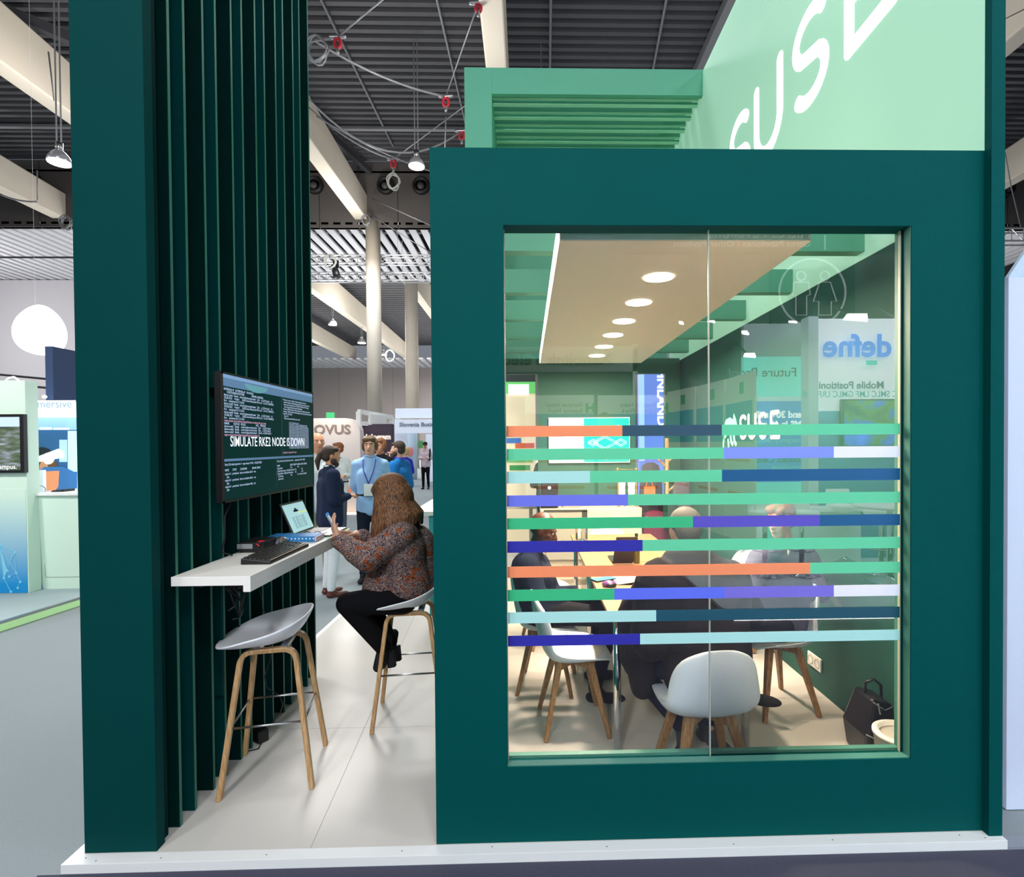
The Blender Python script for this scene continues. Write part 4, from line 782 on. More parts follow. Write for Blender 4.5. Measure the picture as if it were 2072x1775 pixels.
# what stands beyond the left opening at the back of the room
ls = thing('poster_tower', (-.1, 8.4, 0), 'lit poster tower with green header seen through the left rear opening', 'poster tower')
a = at(1024, 829, 8.4); b = at(1083, 757, 8.4)
MB().box((a.x, 8.4, 0), (b.x, 8.5, b.z)).build('panel', mat('cream poster', 'e8d6b4', .6, emit=.6), ls)
hz = (a.z + b.z) / 2
MB().box((a.x, 8.39, b.z - .12), (b.x, 8.4, b.z)).build('top_band', mat('dark header', '3a403c', .5), ls); MB().box((a.x, 8.39, b.z - .3), (b.x, 8.4, b.z - .12)).build('header', mat('green header', '68c86a', .5, emit=.7), ls)
MB().box((a.x + .04, 8.38, b.z - .32), (b.x - .1, 8.39, b.z - .16)).build('glow', mat('white lit patch', 'ffffff', .5, emit=1.2), ls)
for i, (z, c, x_a, x_b) in enumerate(((1.70, '2f8a54', 0, .6), (1.60, '3f78c0', 0, .5), (1.52, 'e0673c', .3, .95), (1.42, 'd8d8d0', 0, .5), (1.30, '7ac070', 0, .9), (1.18, '3c9a50', .1, .8))):
    MB().box((a.x + (b.x - a.x) * x_a, 8.385, z), (a.x + (b.x - a.x) * x_b, 8.39, z + .08)).build('poster_patch', mat('patch ' + c, c, .5, emit=.35), ls)
tag(MB().box((-.6, 7.4, .70), (.15, 7.9, .74)).box((-.5, 7.5, 0), (-.45, 7.8, .7)).box((.02, 7.5, 0), (.07, 7.8, .7)).build('white_bench', CREAM), 'white table beyond the left rear opening', 'table')
# ================================================================== NEIGHBOURING BOOTHS
MINT = mat('pale mint laminate', 'd3ead9', .5, var=.02, scale=2)
# --- left booth (about 5.8 m away)
lb = thing('exhibition_platform', (-8, 6.8, -.035), 'grey carpeted platform with a light green edge at the left', 'platform')
e0 = atz(-40, 1292, -.035); e1 = atz(160, 1227, -.035); dv = (e1 - e0).normalized(); nv = V((-dv.y, dv.x, 0)); e0 = e0 - dv * 3; e1 = e1 + dv * .42
def slab(mb, a, b, w, z0, z1): return mb.prism([(0, 0), ((b - a).length, 0), ((b - a).length, w), (0, w)], (a.x, a.y, z0), dv, nv, (0, 0, z1 - z0))
slab(MB(), e0, e1, 5, -.035, .05).build('deck', mat('platform carpet', '9fb0b4', .9, bump=.3), lb)
slab(MB(), e0 - nv * .012, e1 - nv * .012, .012, -.03, .035).build('lit_edge', mat('light green band', 'b4e0a0', .5, emit=.25), lb)
slab(MB(), e0 - nv * .014, e1 - nv * .014, .03, .036, .056).build('metal_trim', STEEL, lb)
mw = thing('monitor_wall', (-5.6, 5.8, .05), 'pale mint booth wall with a blue network graphic at its foot', 'wall')
a = at(50, 770, 5.85); b = at(50, 1205, 5.85)
MB().box((-9, 5.85, .05), (a.x, 6.0, a.z)).build('panel', MINT, mw, bevel=.003)
GR = bpy.data.materials.new('blue graphic print'); GR.use_nodes = True; nt = GR.node_tree; bb = nt.nodes['Principled BSDF']; tc = nt.nodes.new('ShaderNodeTexCoord'); sx_ = nt.nodes.new('ShaderNodeSeparateXYZ'); cr = nt.nodes.new('ShaderNodeValToRGB')
cr.color_ramp.elements[0].color = lin('0a8fd0'); cr.color_ramp.elements[1].color = lin('d3ead9'); mr = nt.nodes.new('ShaderNodeMapRange'); mr.inputs[1].default_value = .1; mr.inputs[2].default_value = 1.05
nt.links.new(tc.outputs['Object'], sx_.inputs[0]); nt.links.new(sx_.outputs[2], mr.inputs[0]); nt.links.new(mr.outputs[0], cr.inputs[0]); nt.links.new(cr.outputs[0], bb.inputs['Base Color'])
MB().box((-9, 5.845, .055), (a.x - .01, 5.85, 1.15)).build('graphic_print', GR, mw)
mb = MB(); dots = [(30, 1118), (33, 1160), (41, 1178), (19, 1167), (15, 1155), (36, 1190), (22, 1198), (0, 1104), (8, 1170)]; P_ = [at(x, y, 5.842) for x, y in dots]
for i, j in ((0, 1), (0, 7), (1, 7), (1, 2), (1, 3), (0, 4), (5, 2), (7, 8), (8, 6)): mb.tube([P_[i], P_[j]], .003, 4)
for q in P_: mb.ell(q, (.014, .003, .014), nu=8, nv=6)
mb.add([P_[7], P_[8], P_[4]], [(0, 1, 2)]); mb.build('network_lines', mat('pale cyan print', '7fd0ec', .5), mw)
mo = thing('television', (-6, 5.8, 1.6), 'large monitor showing a rocky landscape, cut by the left picture edge', 'television')
a = at(49, 957, 5.80); b = at(49, 838, 5.80)
MB().box((-7.1, 5.8, a.z), (a.x, 5.85, b.z)).build('casing', BLACK, mo, bevel=.004)
LS = bpy.data.materials.new('landscape screen'); LS.use_nodes = True; nt = LS.node_tree; bb = nt.nodes['Principled BSDF']; tc = nt.nodes.new('ShaderNodeTexCoord'); mp = nt.nodes.new('ShaderNodeMapping'); mp.inputs['Scale'].default_value = (1.5, 1, 6); nz = nt.nodes.new('ShaderNodeTexNoise'); nz.inputs['Scale'].default_value = 4; nz.inputs['Detail'].default_value = 6; cr = nt.nodes.new('ShaderNodeValToRGB')
for i, (p_, c_) in enumerate(((.3, '28332c'), (.5, '4d5c46'), (.62, '70757c'), (.75, 'a8b4c4'))):
    e_ = cr.color_ramp.elements[i] if i < 2 else cr.color_ramp.elements.new(p_); e_.position = p_; e_.color = lin(c_)
nt.links.new(tc.outputs['Object'], mp.inputs[0]); nt.links.new(mp.outputs[0], nz.inputs[0]); nt.links.new(nz.outputs[0], cr.inputs[0]); nt.links.new(cr.outputs[0], bb.inputs['Base Color']); nt.links.new(cr.outputs[0], bb.inputs['Emission Color']); bb.inputs['Emission Strength'].default_value = .5
MB().quad((-7.08, 5.798, a.z + .03), (a.x - .035, 5.798, a.z + .03), (a.x - .035, 5.798, b.z - .03), (-7.08, 5.798, b.z - .03)).build('screen', LS, mo)
MB().quad((-7.08, 5.797, b.z - .13), (a.x - .035, 5.797, b.z - .13), (a.x - .035, 5.797, b.z - .03), (-7.08, 5.797, b.z - .03)).build('sky', screen('screen sky', 'a9bcdc', .6), mo)
q = at(-10, 949, 5.795); text_mb('technical campus.', .065, (a.x - .07, 5.796, q.z), (1, 0, 0), (0, 0, 1), (0, 0, 0), 'RIGHT').build('caption_lettering', screen('caption white', 'ffffff', .9), mo)
tag(MB().tube([at(12, 770, 5.95), at(18, 765, 5.95), at(28, 763, 5.95), at(36, 768, 5.95), at(40, 772, 5.95)], .012, 6).build('cable_loop', WHITE, smooth=True), 'white cable loop on top of the mint booth wall', 'cable')
co = thing('display_counter', (-4.9, 6.2, .05), 'pale mint display counter with a blue inner side panel', 'counter')
a = at(64, 1003, 6.0); b = at(156, 1196, 6.0)
MB().add([(a.x - .03, 5.98, a.z), (-4.3, 6.0, a.z), (-4.3, 6.6, a.z), (a.x - .03, 6.6, a.z), (a.x + .08, 6.02, .05), (-4.3, 6.02, .05), (-4.3, 6.6, .05), (a.x + .08, 6.6, .05)], [(0, 1, 2, 3), (7, 6, 5, 4), (0, 4, 5, 1), (1, 5, 6, 2), (2, 6, 7, 3), (3, 7, 4, 0)]).build('front_panel', MINT, co)
MB().box((a.x - .04, 5.95, a.z), (-4.28, 6.62, a.z + .03)).build('counter_top', WHITE, co, bevel=.003)
MB().add([(a.x - .03, 5.99, a.z), (a.x + .075, 6.02, .05), (a.x - .02, 6.03, .05)], [(0, 1, 2)]).build('side_panel', mat('vivid blue panel', '1570d8', .5), co, solid=.01)
mb = MB(); z1_, z0_ = a.z - .08, .18; x1_ = a.x + .09
for p0, p1 in (((x1_, 6.01, z1_), (-4.35, 6.01, z1_)), ((x1_ + .03, 6.013, z0_), (-4.35, 6.013, z0_)), ((x1_, 6.01, z1_), (x1_ + .03, 6.013, z0_))): mb.bar(p0, p1, .006, .006)
mb.build('door_gap', mat('gap grey', 'a9b4ac', .6), co)
po = thing('lit_poster', (-4.8, 6.7, 1.5), 'backlit poster of a person wearing a white virtual reality headset', 'poster')
a = at(52, 1003, 6.7); b = at(156, 810, 6.7); PX = lambda x, y: at(x, y, 6.69)
MB().box((a.x - .1, 6.7, .05), (-4.3, 6.8, b.z)).build('lightbox', mat('poster white', 'dfeaf6', .5, emit=.75), po)
def patch(parent, name, pts, m_, Y): q = [at(x, y, Y) for x, y in pts]; return MB().add(q, [tuple(range(len(q)))]).build(name, m_, parent)
patch(po, 'picture', [(52, 868), (156, 868), (156, 960), (52, 960)], mat('poster deep blue', '2f6496', .5, emit=.5), 6.696)
patch(po, 'picture', [(52, 845), (156, 845), (156, 870), (52, 870)], mat('poster sky blue', '9cc8ec', .5, emit=.6), 6.695)
for x0, y0, x1, y1, c in ((120, 890, 136, 935, 'b8d8f4'), (137, 872, 156, 955, 'c8e0f8'), (80, 865, 105, 870, 'e8f4ff'), (108, 866, 140, 870, 'e8f4ff'), (54, 908, 66, 925, '9cc8ec')): patch(po, 'picture', [(x0, y0), (x1, y0), (x1, y1), (x0, y1)], mat('poster ' + c, c, .5, emit=.7), 6.692)
def blob(parent, name, cx, cy, rx, ry, c, Y, e=.5):
    return patch(parent, name, [(cx + rx * math.cos(a_), cy + ry * math.sin(a_)) for a_ in [2 * math.pi * i / 20 for i in range(20)]], mat('poster ' + c, c, .5, emit=e), Y)
blob(po, 'printed_hair', 84, 925, 25, 20, '1c2430', 6.690, .2); blob(po, 'printed_face', 94, 945, 14, 16, 'd89870', 6.688); blob(po, 'printed_beard', 106, 940, 10, 9, '6a4a34', 6.687)
patch(po, 'printed_shirt', [(56, 965), (90, 945), (130, 945), (156, 958), (156, 1003), (56, 1003)], mat('poster shirt', '3f78b8', .5, emit=.5), 6.686)
patch(po, 'printed_chair', [(90, 954), (120, 953), (118, 985), (108, 998), (92, 1000)], mat('poster orange', 'f0986a', .5, emit=.6), 6.684)
patch(po, 'printed_headset', [(60, 930), (118, 908), (128, 914), (129, 926), (64, 938)], mat('poster headset', 'e8f2fa', .5, emit=.8), 6.682); blob(po, 'printed_headphone', 98, 928, 12, 12, 'f4f8fc', 6.680, .8)
text_mb('Immersive VR', .13, at(52, 825, 6.69), (1, 0, 0), (0, 0, 1), (0, 0, 0)).build('lettering', mat('poster grey text', '8fa4b4', .5, emit=.4), po)
tag(MB().box(at(54, 1001, 6.15), at(93, 951, 6.19)).build('acrylic_sign', mat('white acrylic', 'eef2f8', .3, emit=.3)), 'small white standing sign with a headset picture on the mint counter', 'sign')
tag(MB().tube([at(60 + 9 * math.cos(a_), 958 + 4 * math.sin(a_), 6.14) for a_ in [2 * math.pi * i / 16 for i in range(16)]], .01, 6, True).build('headset_picture', BLACK), 'tiny dark headset picture on the white standing sign', 'picture')
tag(MB().tube([at(81 + 11 * math.cos(a_), 992 + 9 * math.sin(a_), 6.1) for a_ in [2 * math.pi * i / 20 for i in range(20)]], .006, 6, True).build('white_cable_ring', CHROME), 'thin ring of cable on the mint counter', 'cable')
tag(MB().box(at(125, 996, 6.1), at(152, 988, 6.25)).cap(at(108, 996, 6.1), at(122, 994, 6.1), .02).build('black_gadget', BLACK, bevel=.005), 'black gadget lying on the mint counter beside the poster', 'device')
nb_ = tag(MB().box(V((at(93, 811, 6.9).x, 6.9, -.035)), at(160, 712, 7.3)).build('navy_panel', mat('navy panel', '2e4268', .6)), 'navy blue panel above the lit poster at the green tower', 'panel')
tag(MB().ell(at(90, 803, 6.8), (.025, .025, .02)).build('spot_fixture', mat('lit spot', 'ffffff', .4, emit=4), smooth=True), 'tiny lit spotlight above the poster', 'spotlight')
# pebble lamp
pe = at(80, 668, 7.5); t = thing('pebble_lamp', pe, 'large glowing white pebble-shaped lamp at the left', 'lamp'); mb = MB()
vs = []; nu, nv_ = 28, 16
for i in range(nv_ + 1):
    th = math.pi * i / nv_
    for k in range(nu):
        a_ = 2 * math.pi * k / nu; r = .325
        z = math.cos(th); wz = .80 - .17 * z - .12 * z * z * z
        x = math.sin(th) * math.cos(a_) * wz + .02; vs.append(pe + V((x * r * 1.18 - .07 * z * -.3, math.sin(th) * math.sin(a_) * r * .7, z * r * (1.03 + .06 * math.sin(th) * math.cos(a_)) - .11 * r * x * 1.0)))
mb.add(vs, [(i * nu + k, (i + 1) * nu + k, (i + 1) * nu + (k + 1) % nu, i * nu + (k + 1) % nu) for i in range(nv_) for k in range(nu)])
mb.build('shade', mat('glowing pebble shade', 'ffffff', .5, emit=2.4, ecol='f6f8ff'), t, smooth=True); MB().tube([pe + V((-.05, 0, .3)), (pe.x - .05, pe.y, 16.3)], .0012, 5).build('cord', WHITE, t)
for y_, c in ((762, 'grey rail'), (780, 'thin grey rail')):
    p = at(40, y_, 30); rod('hanging_rail', (p.x - 3, 30, p.z + .3), (p.x + 3, 30, p.z - .3), .06, MATS['dark steel'], c + ' on the pale partition above the mint wall', 'rail')
# --- far booths in the gap
nv2 = thing('exhibition_booth', (-5, 13, 0), 'white booth wall with rounded corner lettered NOVUS', 'booth')
a = at(600, 1037, 13); b = at(728, 846, 13); PW = mat('warm white booth wall', 'e0d4d0', .6, var=.02, scale=1)
r_ = .35; pl = [(-7.5, -.035), (b.x, -.035), (b.x, b.z - r_)] + [(b.x - r_ + r_ * math.cos(t_), b.z - r_ + r_ * math.sin(t_)) for t_ in [math.pi / 2 * i / 8 for i in range(9)]] + [(-7.5, b.z)]
MB().prism(pl, (0, 13, 0), (1, 0, 0), (0, 0, 1), (0, .3, 0)).build('wall_panel', PW, nv2)
q = at(640, 878, 12.98); text_mb('SINNOVUS', .30, (at(709, 879, 12.98).x, 12.98, q.z), (1, 0, 0), (0, 0, 1), (0, 0, 0), 'RIGHT', bold=.008, sx=1.1).build('lettering', mat('bronze letters', '8a7870', .5), nv2)
MB().box((-7.5, 12.8, -.03), (b.x, 12.9, .01)).build('light_strip', mat('warm light strip', 'ffd8b0', .5, emit=2.5), nv2)
MB().box(at(703, 996, 12.97), at(712, 984, 13.0)).build('orange_sign', mat('orange sign', 'f08050', .5, emit=.2), nv2)
lamp('SPOT', (at(655, 850, 12.3).x, 12.2, 2.6), 40, (1, .9, .78), .1, aim=(at(650, 880, 13).x, 13, 1.7), spot=110)
tag(MB().box(at(660, 846, 18), at(677, 835, 18.1)).build('exit_sign', mat('green exit sign', '4cc07a', .5, emit=.8)), 'small green emergency exit sign above the NOVUS booth', 'sign')
hb = thing('exhibition_booth', (-5, 15, 0), 'dark purple booth wall lettered Hologram under a white frame', 'booth')
a = at(729, 1030, 15); b = at(792, 858, 15)
MB().box((a.x, 15, -.035), (b.x, 15.3, b.z)).build('wall_panel', mat('aubergine wall', '443448', .6), hb)
q = at(732, 887, 14.97); q = at(733, 889, 14.97); MB_ = text_mb('Hologram', .19, (q.x, 14.97, q.z), (1, 0, 0), (0, 0, 1), (0, 0, 0), bold=.012, sx=1.0); MB_.build('lettering', mat('cream letters', 'f4e8dc', .5, emit=.4), hb)
q = at(731, 925, 14.97); text_mb('Global IoT\nConnectivity', .19, q, (1, 0, 0), (0, 0, 1), (0, 0, 0), bold=.01, line=1.5).build('lettering', mat('peach letters', 'e8b89c', .5, emit=.3), hb)
mb = MB(); f = [at(726, 833, 14.8), at(793, 845, 15.8)]; g2 = [at(726, 857, 14.8), at(793, 860, 15.8)]
for p0, p1 in ((f[0], f[1]), (g2[0], g2[1]), (f[0], g2[0]), (f[1], g2[1]), (g2[0], V((g2[0].x, g2[0].y, 0))), (g2[1], V((g2[1].x, g2[1].y, 0)))): mb.bar(p0, p1, .12, .12)
mb.build('frame', WHITE, hb); MB().bar(at(747, 849, 15.0), at(780, 853, 15.4), .1, .3).build('frame_panel', WHITE, hb)
sbt = thing('exhibition_booth', (-5, 22, 0), 'white booth with a fascia lettered Slovenia Business', 'booth')
BWH = mat('cool white booth wall', 'dfe6f4', .6, emit=.15)
a = at(793, 880, 22); b = at(900, 824, 22)
MB().box((a.x, 22.6, at(0, 850, 22).z), (b.x, 22.9, b.z)).box((a.x, 22, at(793, 877, 22).z), (b.x, 22.3, at(793, 849, 22).z)).build('fascia', BWH, sbt)
MB().box((a.x, 22.4, -.035), (at(818, 900, 22).x, 22.6, at(793, 877, 22).z)).box((at(843, 900, 22).x, 24, -.035), (b.x, 24.2, at(793, 877, 22).z)).build('wall_panel', BWH, sbt)
text_mb('Slovenia Business', .22, at(808, 863, 21.97), (1, 0, 0), (0, 0, 1), (0, 0, 0), bold=.006, sx=1.1).build('lettering', mat('grey letters', '6a7484', .5), sbt)
MB().box(at(846, 907, 23.9), at(856, 892, 23.98)).build('poster', mat('green poster', '4c8a50', .5, emit=.3), sbt)
tag(MB().cyl(at(826, 985, 26) * 1, at(826, 865, 26), .42, n=20).build('round_column', mat('pale blue column', 'b4c8d8', .7), smooth=True), 'pale bluish column base with a red fire sign behind the Slovenia booth', 'column')
tag(MB().ell(at(830, 914, 25.4), (.16, .05, .22)).build('fire_sign', mat('red white sign', 'd87c84', .5), smooth=True), 'red and white round sign on the pale column', 'sign')
tag(MB().box(V((at(800, 905, 24).x, 24, -.035)), at(812, 838, 24.2)).build('sign_post', mat('cream post', 'e8e0c8', .6)), 'cream post between the Hologram and Slovenia booths', 'post')
wc = thing('white_counter', (-1.2, 5.3, 0), 'pale counter with a turquoise base just behind the seated woman', 'counter')
a = at(848, 1035, 5.4); MB().box((a.x, 5.0, .93), (-.40, 6.6, .97)).build('counter_top', mat('pale green top', 'e2efe4', .4), wc, bevel=.004); MB().box((at(868, 1080, 5.05).x, 5.05, 0), (-.40, 6.5, .93)).build('base', mat('turquoise base', '2aa0a0', .5), wc)
MB().box((-.46, 5.04, 0), (-.38, 5.05, .5)).build('kick_panel', WHITE, wc)
# white strip behind the corner of the window wall
tag(MB().box((-.385, 2.30, 0), (-.372, 2.34, 2.43)).build('white_batten', WHITE), 'narrow white batten behind the left edge of the window wall', 'batten')
# --- right booth
rw = thing('white_booth_wall', (2.3, 2.3, 0), 'bluish white booth panel at the right picture edge', 'wall')
BLW = mat('bluish white panel', 'd4dcf0', .5, var=.01)
a = at(2041, 560, 2.3)
MB().box((a.x, 2.3, -.03), (4, 2.36, a.z)).build('panel', BLW, rw, bevel=.002)
MB().add([(a.x + .0, 2.31, a.z), (a.x + .15, 2.31, a.z + .22), (4, 2.31, a.z + .22), (4, 2.31, a.z)], [(0, 1, 2, 3)]).build('top_panel', mat('pale blue gusset', 'c4d6ee', .5), rw, solid=.02)
MB().box((1.90, 2.34, -.03), (a.x + .01, 2.40, a.z - .02)).build('side_post', mat('grey lilac post', 'b0aabf', .6), rw)
mb = MB()
for i, (y_, w_) in enumerate(((564, 5), (572, 7), (580, 6), (588, 4), (600, 5), (608, 4), (622, 5), (640, 4), (652, 3))): q = at(2036.5, y_, 2.298); mb.box((q.x, 2.333, q.z), (q.x + .008, 2.338, q.z + w_ * .0016))
mb.build('stain', mat('dark stain', '4a3c34', .9), rw)
tag(MB().bar((1.89, 2.115, -.032), (3.5, 2.125, -.032), .06, .006).build('tape_strip', mat('grey tape', '8a8e98', .5, bump=.8)), 'torn grey tape on the carpet at the right booth edge', 'tape')
# ================================================================== BOOTH BEHIND THE CAMERA (seen mirrored in the glass; its surfaces glow to brighten the reflection)
def RM(px, py, Yv): p = at(px, py, Yv); return V((p.x, 4.38 - p.y, p.z))
def rtext(body, size, px, py, Yv, m_, parent, bold=0, sx=1.0, line=1, dz=.012):
    p = RM(px, py, Yv); return text_mb(body, size, (p.x, p.y + dz, p.z), (-1, 0, 0), (0, 0, 1), (0, 0, 0), bold=bold, sx=sx, line=line).build('lettering', m_, parent)
def rbox(mb, x0, y0, x1, y1, Yv, t=.1, z0=None):
    a, b = RM(x0, y0, Yv), RM(x1, y1, Yv); mb.box((a.x, a.y - t, b.z if z0 is None else z0), (b.x, a.y, a.z)); return mb
bp = thing('rear_platform', (4, -2.3, -.034), 'pale platform floor behind the viewer with a bright edge, mirrored in the window', 'platform')
x0 = RM(1485, 1262, 4.86).x
MB().box((x0, -8, -.034), (8, -.48, 0)).build('deck', mat('pale grey vinyl', 'b8c4c6', .5), bp)
MB().box((x0, -.48, -.03), (8, -.474, .004)).build('edge_light', mat('platform edge light', 'ffffff', .5, emit=9.0), bp)
MB().bar((2.9, -.55, .001), (3.7, -2.6, .001), .06, .002).build('joint_tape', WHITE, bp)
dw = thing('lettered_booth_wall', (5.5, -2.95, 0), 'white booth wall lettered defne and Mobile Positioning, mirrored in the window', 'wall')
rbox(MB(), 1655, 645, 2200, 645, 7.3, .1, 0).build('panel', mat('white lit wall', 'eceff6', .6, var=.01, emit=2.4), dw)  # material glow stands in for spotlights on the wall
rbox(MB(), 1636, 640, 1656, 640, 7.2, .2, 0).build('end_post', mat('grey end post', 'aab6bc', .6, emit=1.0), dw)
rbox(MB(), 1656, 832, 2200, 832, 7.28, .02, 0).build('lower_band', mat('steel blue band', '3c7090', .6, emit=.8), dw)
DB = mat('bright blue letters', '2f6cd0', .4, emit=1.6)
rtext('defne', .42, 1804, 721, 7.25, DB, dw, .012, 1.02); rtext('_', .42, 1772, 728, 7.25, mat('turquoise bar', '3cc8b8', .4, emit=.6), dw, .02, .6)
p = RM(1838, 706, 7.25); MB().ell((p.x, p.y, p.z), (.14, .02, .14)).build('emblem', mat('blue ball', '38a0d8', .3, emit=.6), dw, smooth=True)
rtext('Mobile Positioning', .135, 1788, 786, 7.25, mat('slate letters', '3c4c5c', .5), dw, .004, 1.02); rtext('MLC SMLC LMF GMLC LRF/RDF', .115, 1835, 803, 7.25, mat('aqua letters', '5ab0ac', .5, emit=.3), dw, .001, .92)
PS = bpy.data.materials.new('reef screen'); PS.use_nodes = True; nt = PS.node_tree; bb = nt.nodes['Principled BSDF']; tc = nt.nodes.new('ShaderNodeTexCoord'); nz = nt.nodes.new('ShaderNodeTexNoise'); nz.inputs['Scale'].default_value = 3; nz.inputs['Detail'].default_value = 8; cr = nt.nodes.new('ShaderNodeValToRGB')
for i, (p_, c_) in enumerate(((.35, '163a3a'), (.48, '4a6a2a'), (.56, '2f5aa8'), (.7, '4a6af0'))):
    e_ = cr.color_ramp.elements[i] if i < 2 else cr.color_ramp.elements.new(p_); e_.position = p_; e_.color = lin(c_)
nt.links.new(tc.outputs['Object'], nz.inputs[0]); nt.links.new(nz.outputs[0], cr.inputs[0]); nt.links.new(cr.outputs[0], bb.inputs['Emission Color']); nt.links.new(cr.outputs[0], bb.inputs['Base Color']); bb.inputs['Emission Strength'].default_value = 3.0
rs = thing('television', RM(1760, 850, 7.2), 'monitor with a blue and yellow underwater picture, mirrored in the window', 'television'); rbox(MB(), 1704, 808, 1860, 905, 7.2, .06).build('casing', BLACK, rs); a = RM(1708, 811, 7.19); b = RM(1856, 901, 7.19); MB().quad((a.x, a.y + .002, a.z), (b.x, a.y + .002, a.z), (b.x, a.y + .002, b.z), (a.x, a.y + .002, b.z)).build('screen', PS, rs)
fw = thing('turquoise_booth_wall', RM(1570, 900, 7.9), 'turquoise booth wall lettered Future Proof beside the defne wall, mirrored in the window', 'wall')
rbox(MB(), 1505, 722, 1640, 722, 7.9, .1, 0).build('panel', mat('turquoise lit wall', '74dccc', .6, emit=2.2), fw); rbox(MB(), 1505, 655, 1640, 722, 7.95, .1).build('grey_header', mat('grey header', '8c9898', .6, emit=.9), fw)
rtext('Future Proof', .185, 1612, 762, 7.85, mat('dark slate letters', '34585c', .5), fw, .002, 1.05)
bpn = thing('blue_info_panel', RM(1588, 880, 7.6), 'blue information panel beginning Send 30+ million SMS, mirrored in the window', 'panel')
rbox(MB(), 1534, 803, 1648, 812, 7.6, .06).build('frame', mat('pale frame', 'c8dce0', .5, emit=1.5), bpn); rbox(MB(), 1640, 803, 1648, 1050, 7.6, .06).build('frame', MATS['pale frame'], bpn)
rbox(MB(), 1534, 812, 1640, 975, 7.6, .05).build('panel', mat('blue panel', '3c78c8', .5, emit=1.8), bpn)
rtext('Send 30+ million\nSMS in 15 min', .13, 1630, 845, 7.55, mat('white info letters', 'ffffff', .5, emit=3), bpn, .006, 1.0, 1.05); rtext('Emergency SMSC', .10, 1630, 895, 7.55, mat('cyan info letters', '7fd8e8', .5, emit=.8), bpn, .001); rtext('Contact Centre', .125, 1630, 935, 7.55, mat('deep info letters', '1a4c7c', .5, emit=.2), bpn, .004); rtext('Omnichanel', .10, 1630, 950, 7.55, MATS['cyan info letters'], bpn)
SPT = mat('lit floodlight', 'ffffff', .3, emit=14)
for (x, y, w, h), lab in (((1735, 641, 30, 9), 'large lit floodlight over the defne wall, mirrored in the window'), ((1607, 650, 9, 3), 'small lit floodlight left of the defne wall, mirrored in the window'), ((1830, 646, 14, 6), 'lit floodlight at the right window edge, mirrored in the glass'),
        ((1510, 672, 8, 5), 'small lit spot beside the turquoise wall, mirrored in the glass'), ((1519, 718, 15, 5), 'lit floodlight above the turquoise wall, mirrored in the glass'), ((1441, 649, 9, 3), 'lit spot in the hall behind, mirrored beside the pane joint'), ((1380, 652, 5, 4), 'round lit spot mirrored on the beige ceiling panel')):
    p = RM(x, y, 6.6); t = thing('floodlight', p, lab, 'floodlight', 'floodlights on the booths behind')
    k_ = 6.6 / F; MB().add([p + V((-w * k_, 0, -h * k_ * .6)), p + V((w * k_ * .7, 0, -h * k_)), p + V((w * k_, -.1, h * k_)), p + V((-w * k_ * .4, -.1, h * k_))], [(0, 1, 2, 3)]).build('lens', SPT, t, solid=.02); MB().tube([p + V((0, -.1, .02)), p + V((0, -.5, .25))], .015, 6).build('arm', BLACK, t)
ws = thing('overhead_sign', RM(1480, 500, 12), 'hanging direction sign with pavilion names and a round symbol, mirrored in the window', 'sign')
rbox(MB(), 1240, 448, 1730, 512, 12, .1).build('panel', mat('sign grey', '3a4448', .6), ws); rbox(MB(), 1560, 512, 1730, 690, 12.0, .1).build('side_panel', MATS['sign grey'], ws)
SL = mat('sign letters', 'd8dce0', .5, emit=.9)
rtext('Altres Pavellons', .36, 1640, 482, 11.9, SL, ws, 0, .98); rtext('Otros Pabellones / Other Pavilions', .20, 1640, 500, 11.9, SL, ws, 0, 1.08)
rbox(MB(), 1668, 463, 1671, 505, 11.9, .01).build('divider', SL, ws)
p = RM(1643, 592, 11.9); MB().tube([p + V((.74 * math.cos(a_), .02, .74 * math.sin(a_))) for a_ in [2 * math.pi * i / 32 for i in range(32)]], .022, 5, True).build('symbol', SL, ws)
mb = MB()
for dx, fe in ((-.25, 0), (.28, 1)):
    c_ = p + V((dx, .02, 0)); mb.tube([c_ + V((.1 * math.cos(a_), 0, .36 + .1 * math.sin(a_))) for a_ in [2 * math.pi * i / 14 for i in range(14)]], .016, 4, True)
    o_ = [(-.16, .22), (.16, .22), (.2, -.05), (.12, -.08), (.12, -.5), (-.12, -.5), (-.12, -.08), (-.2, -.05)] if not fe else [(-.12, .22), (.12, .22), (.26, -.2), (.14, -.2), (.14, -.5), (-.14, -.5), (-.14, -.2), (-.26, -.2)]
    mb.tube([c_ + V((a_, 0, b_)) for a_, b_ in o_], .016, 4, True)
mb.build('symbol', SL, ws)
MB().tube([RM(1300, 450, 12), RM(1300, 450, 12) + V((0, 0, 10.2))], .02, 5).tube([RM(1680, 450, 12), RM(1680, 450, 12) + V((0, 0, 10.2))], .02, 5).build('hanger', CABLE, ws)
xs = thing('fascia_sign', RM(1140, 730, 11), 'pale fascia lettered Xenolink Telecommunication, mirrored low on the beige panel', 'sign')
rbox(MB(), 960, 702, 1290, 752, 11, .1).build('panel', mat('pale fascia', 'a4a8a4', .6, emit=.25), xs); rtext('Xenolink Telecommunication', .30, 1238, 737, 10.95, mat('black letters', '101414', .5), xs, .008, 1.18)
MB().box((RM(960, 702, 11).x, -6.75, 0), (RM(960, 702, 11).x + .1, -6.62, 3.6)).box((RM(1290, 702, 11).x - .1, -6.75, 0), (RM(1290, 702, 11).x, -6.62, 3.6)).build('post', STEEL, xs)
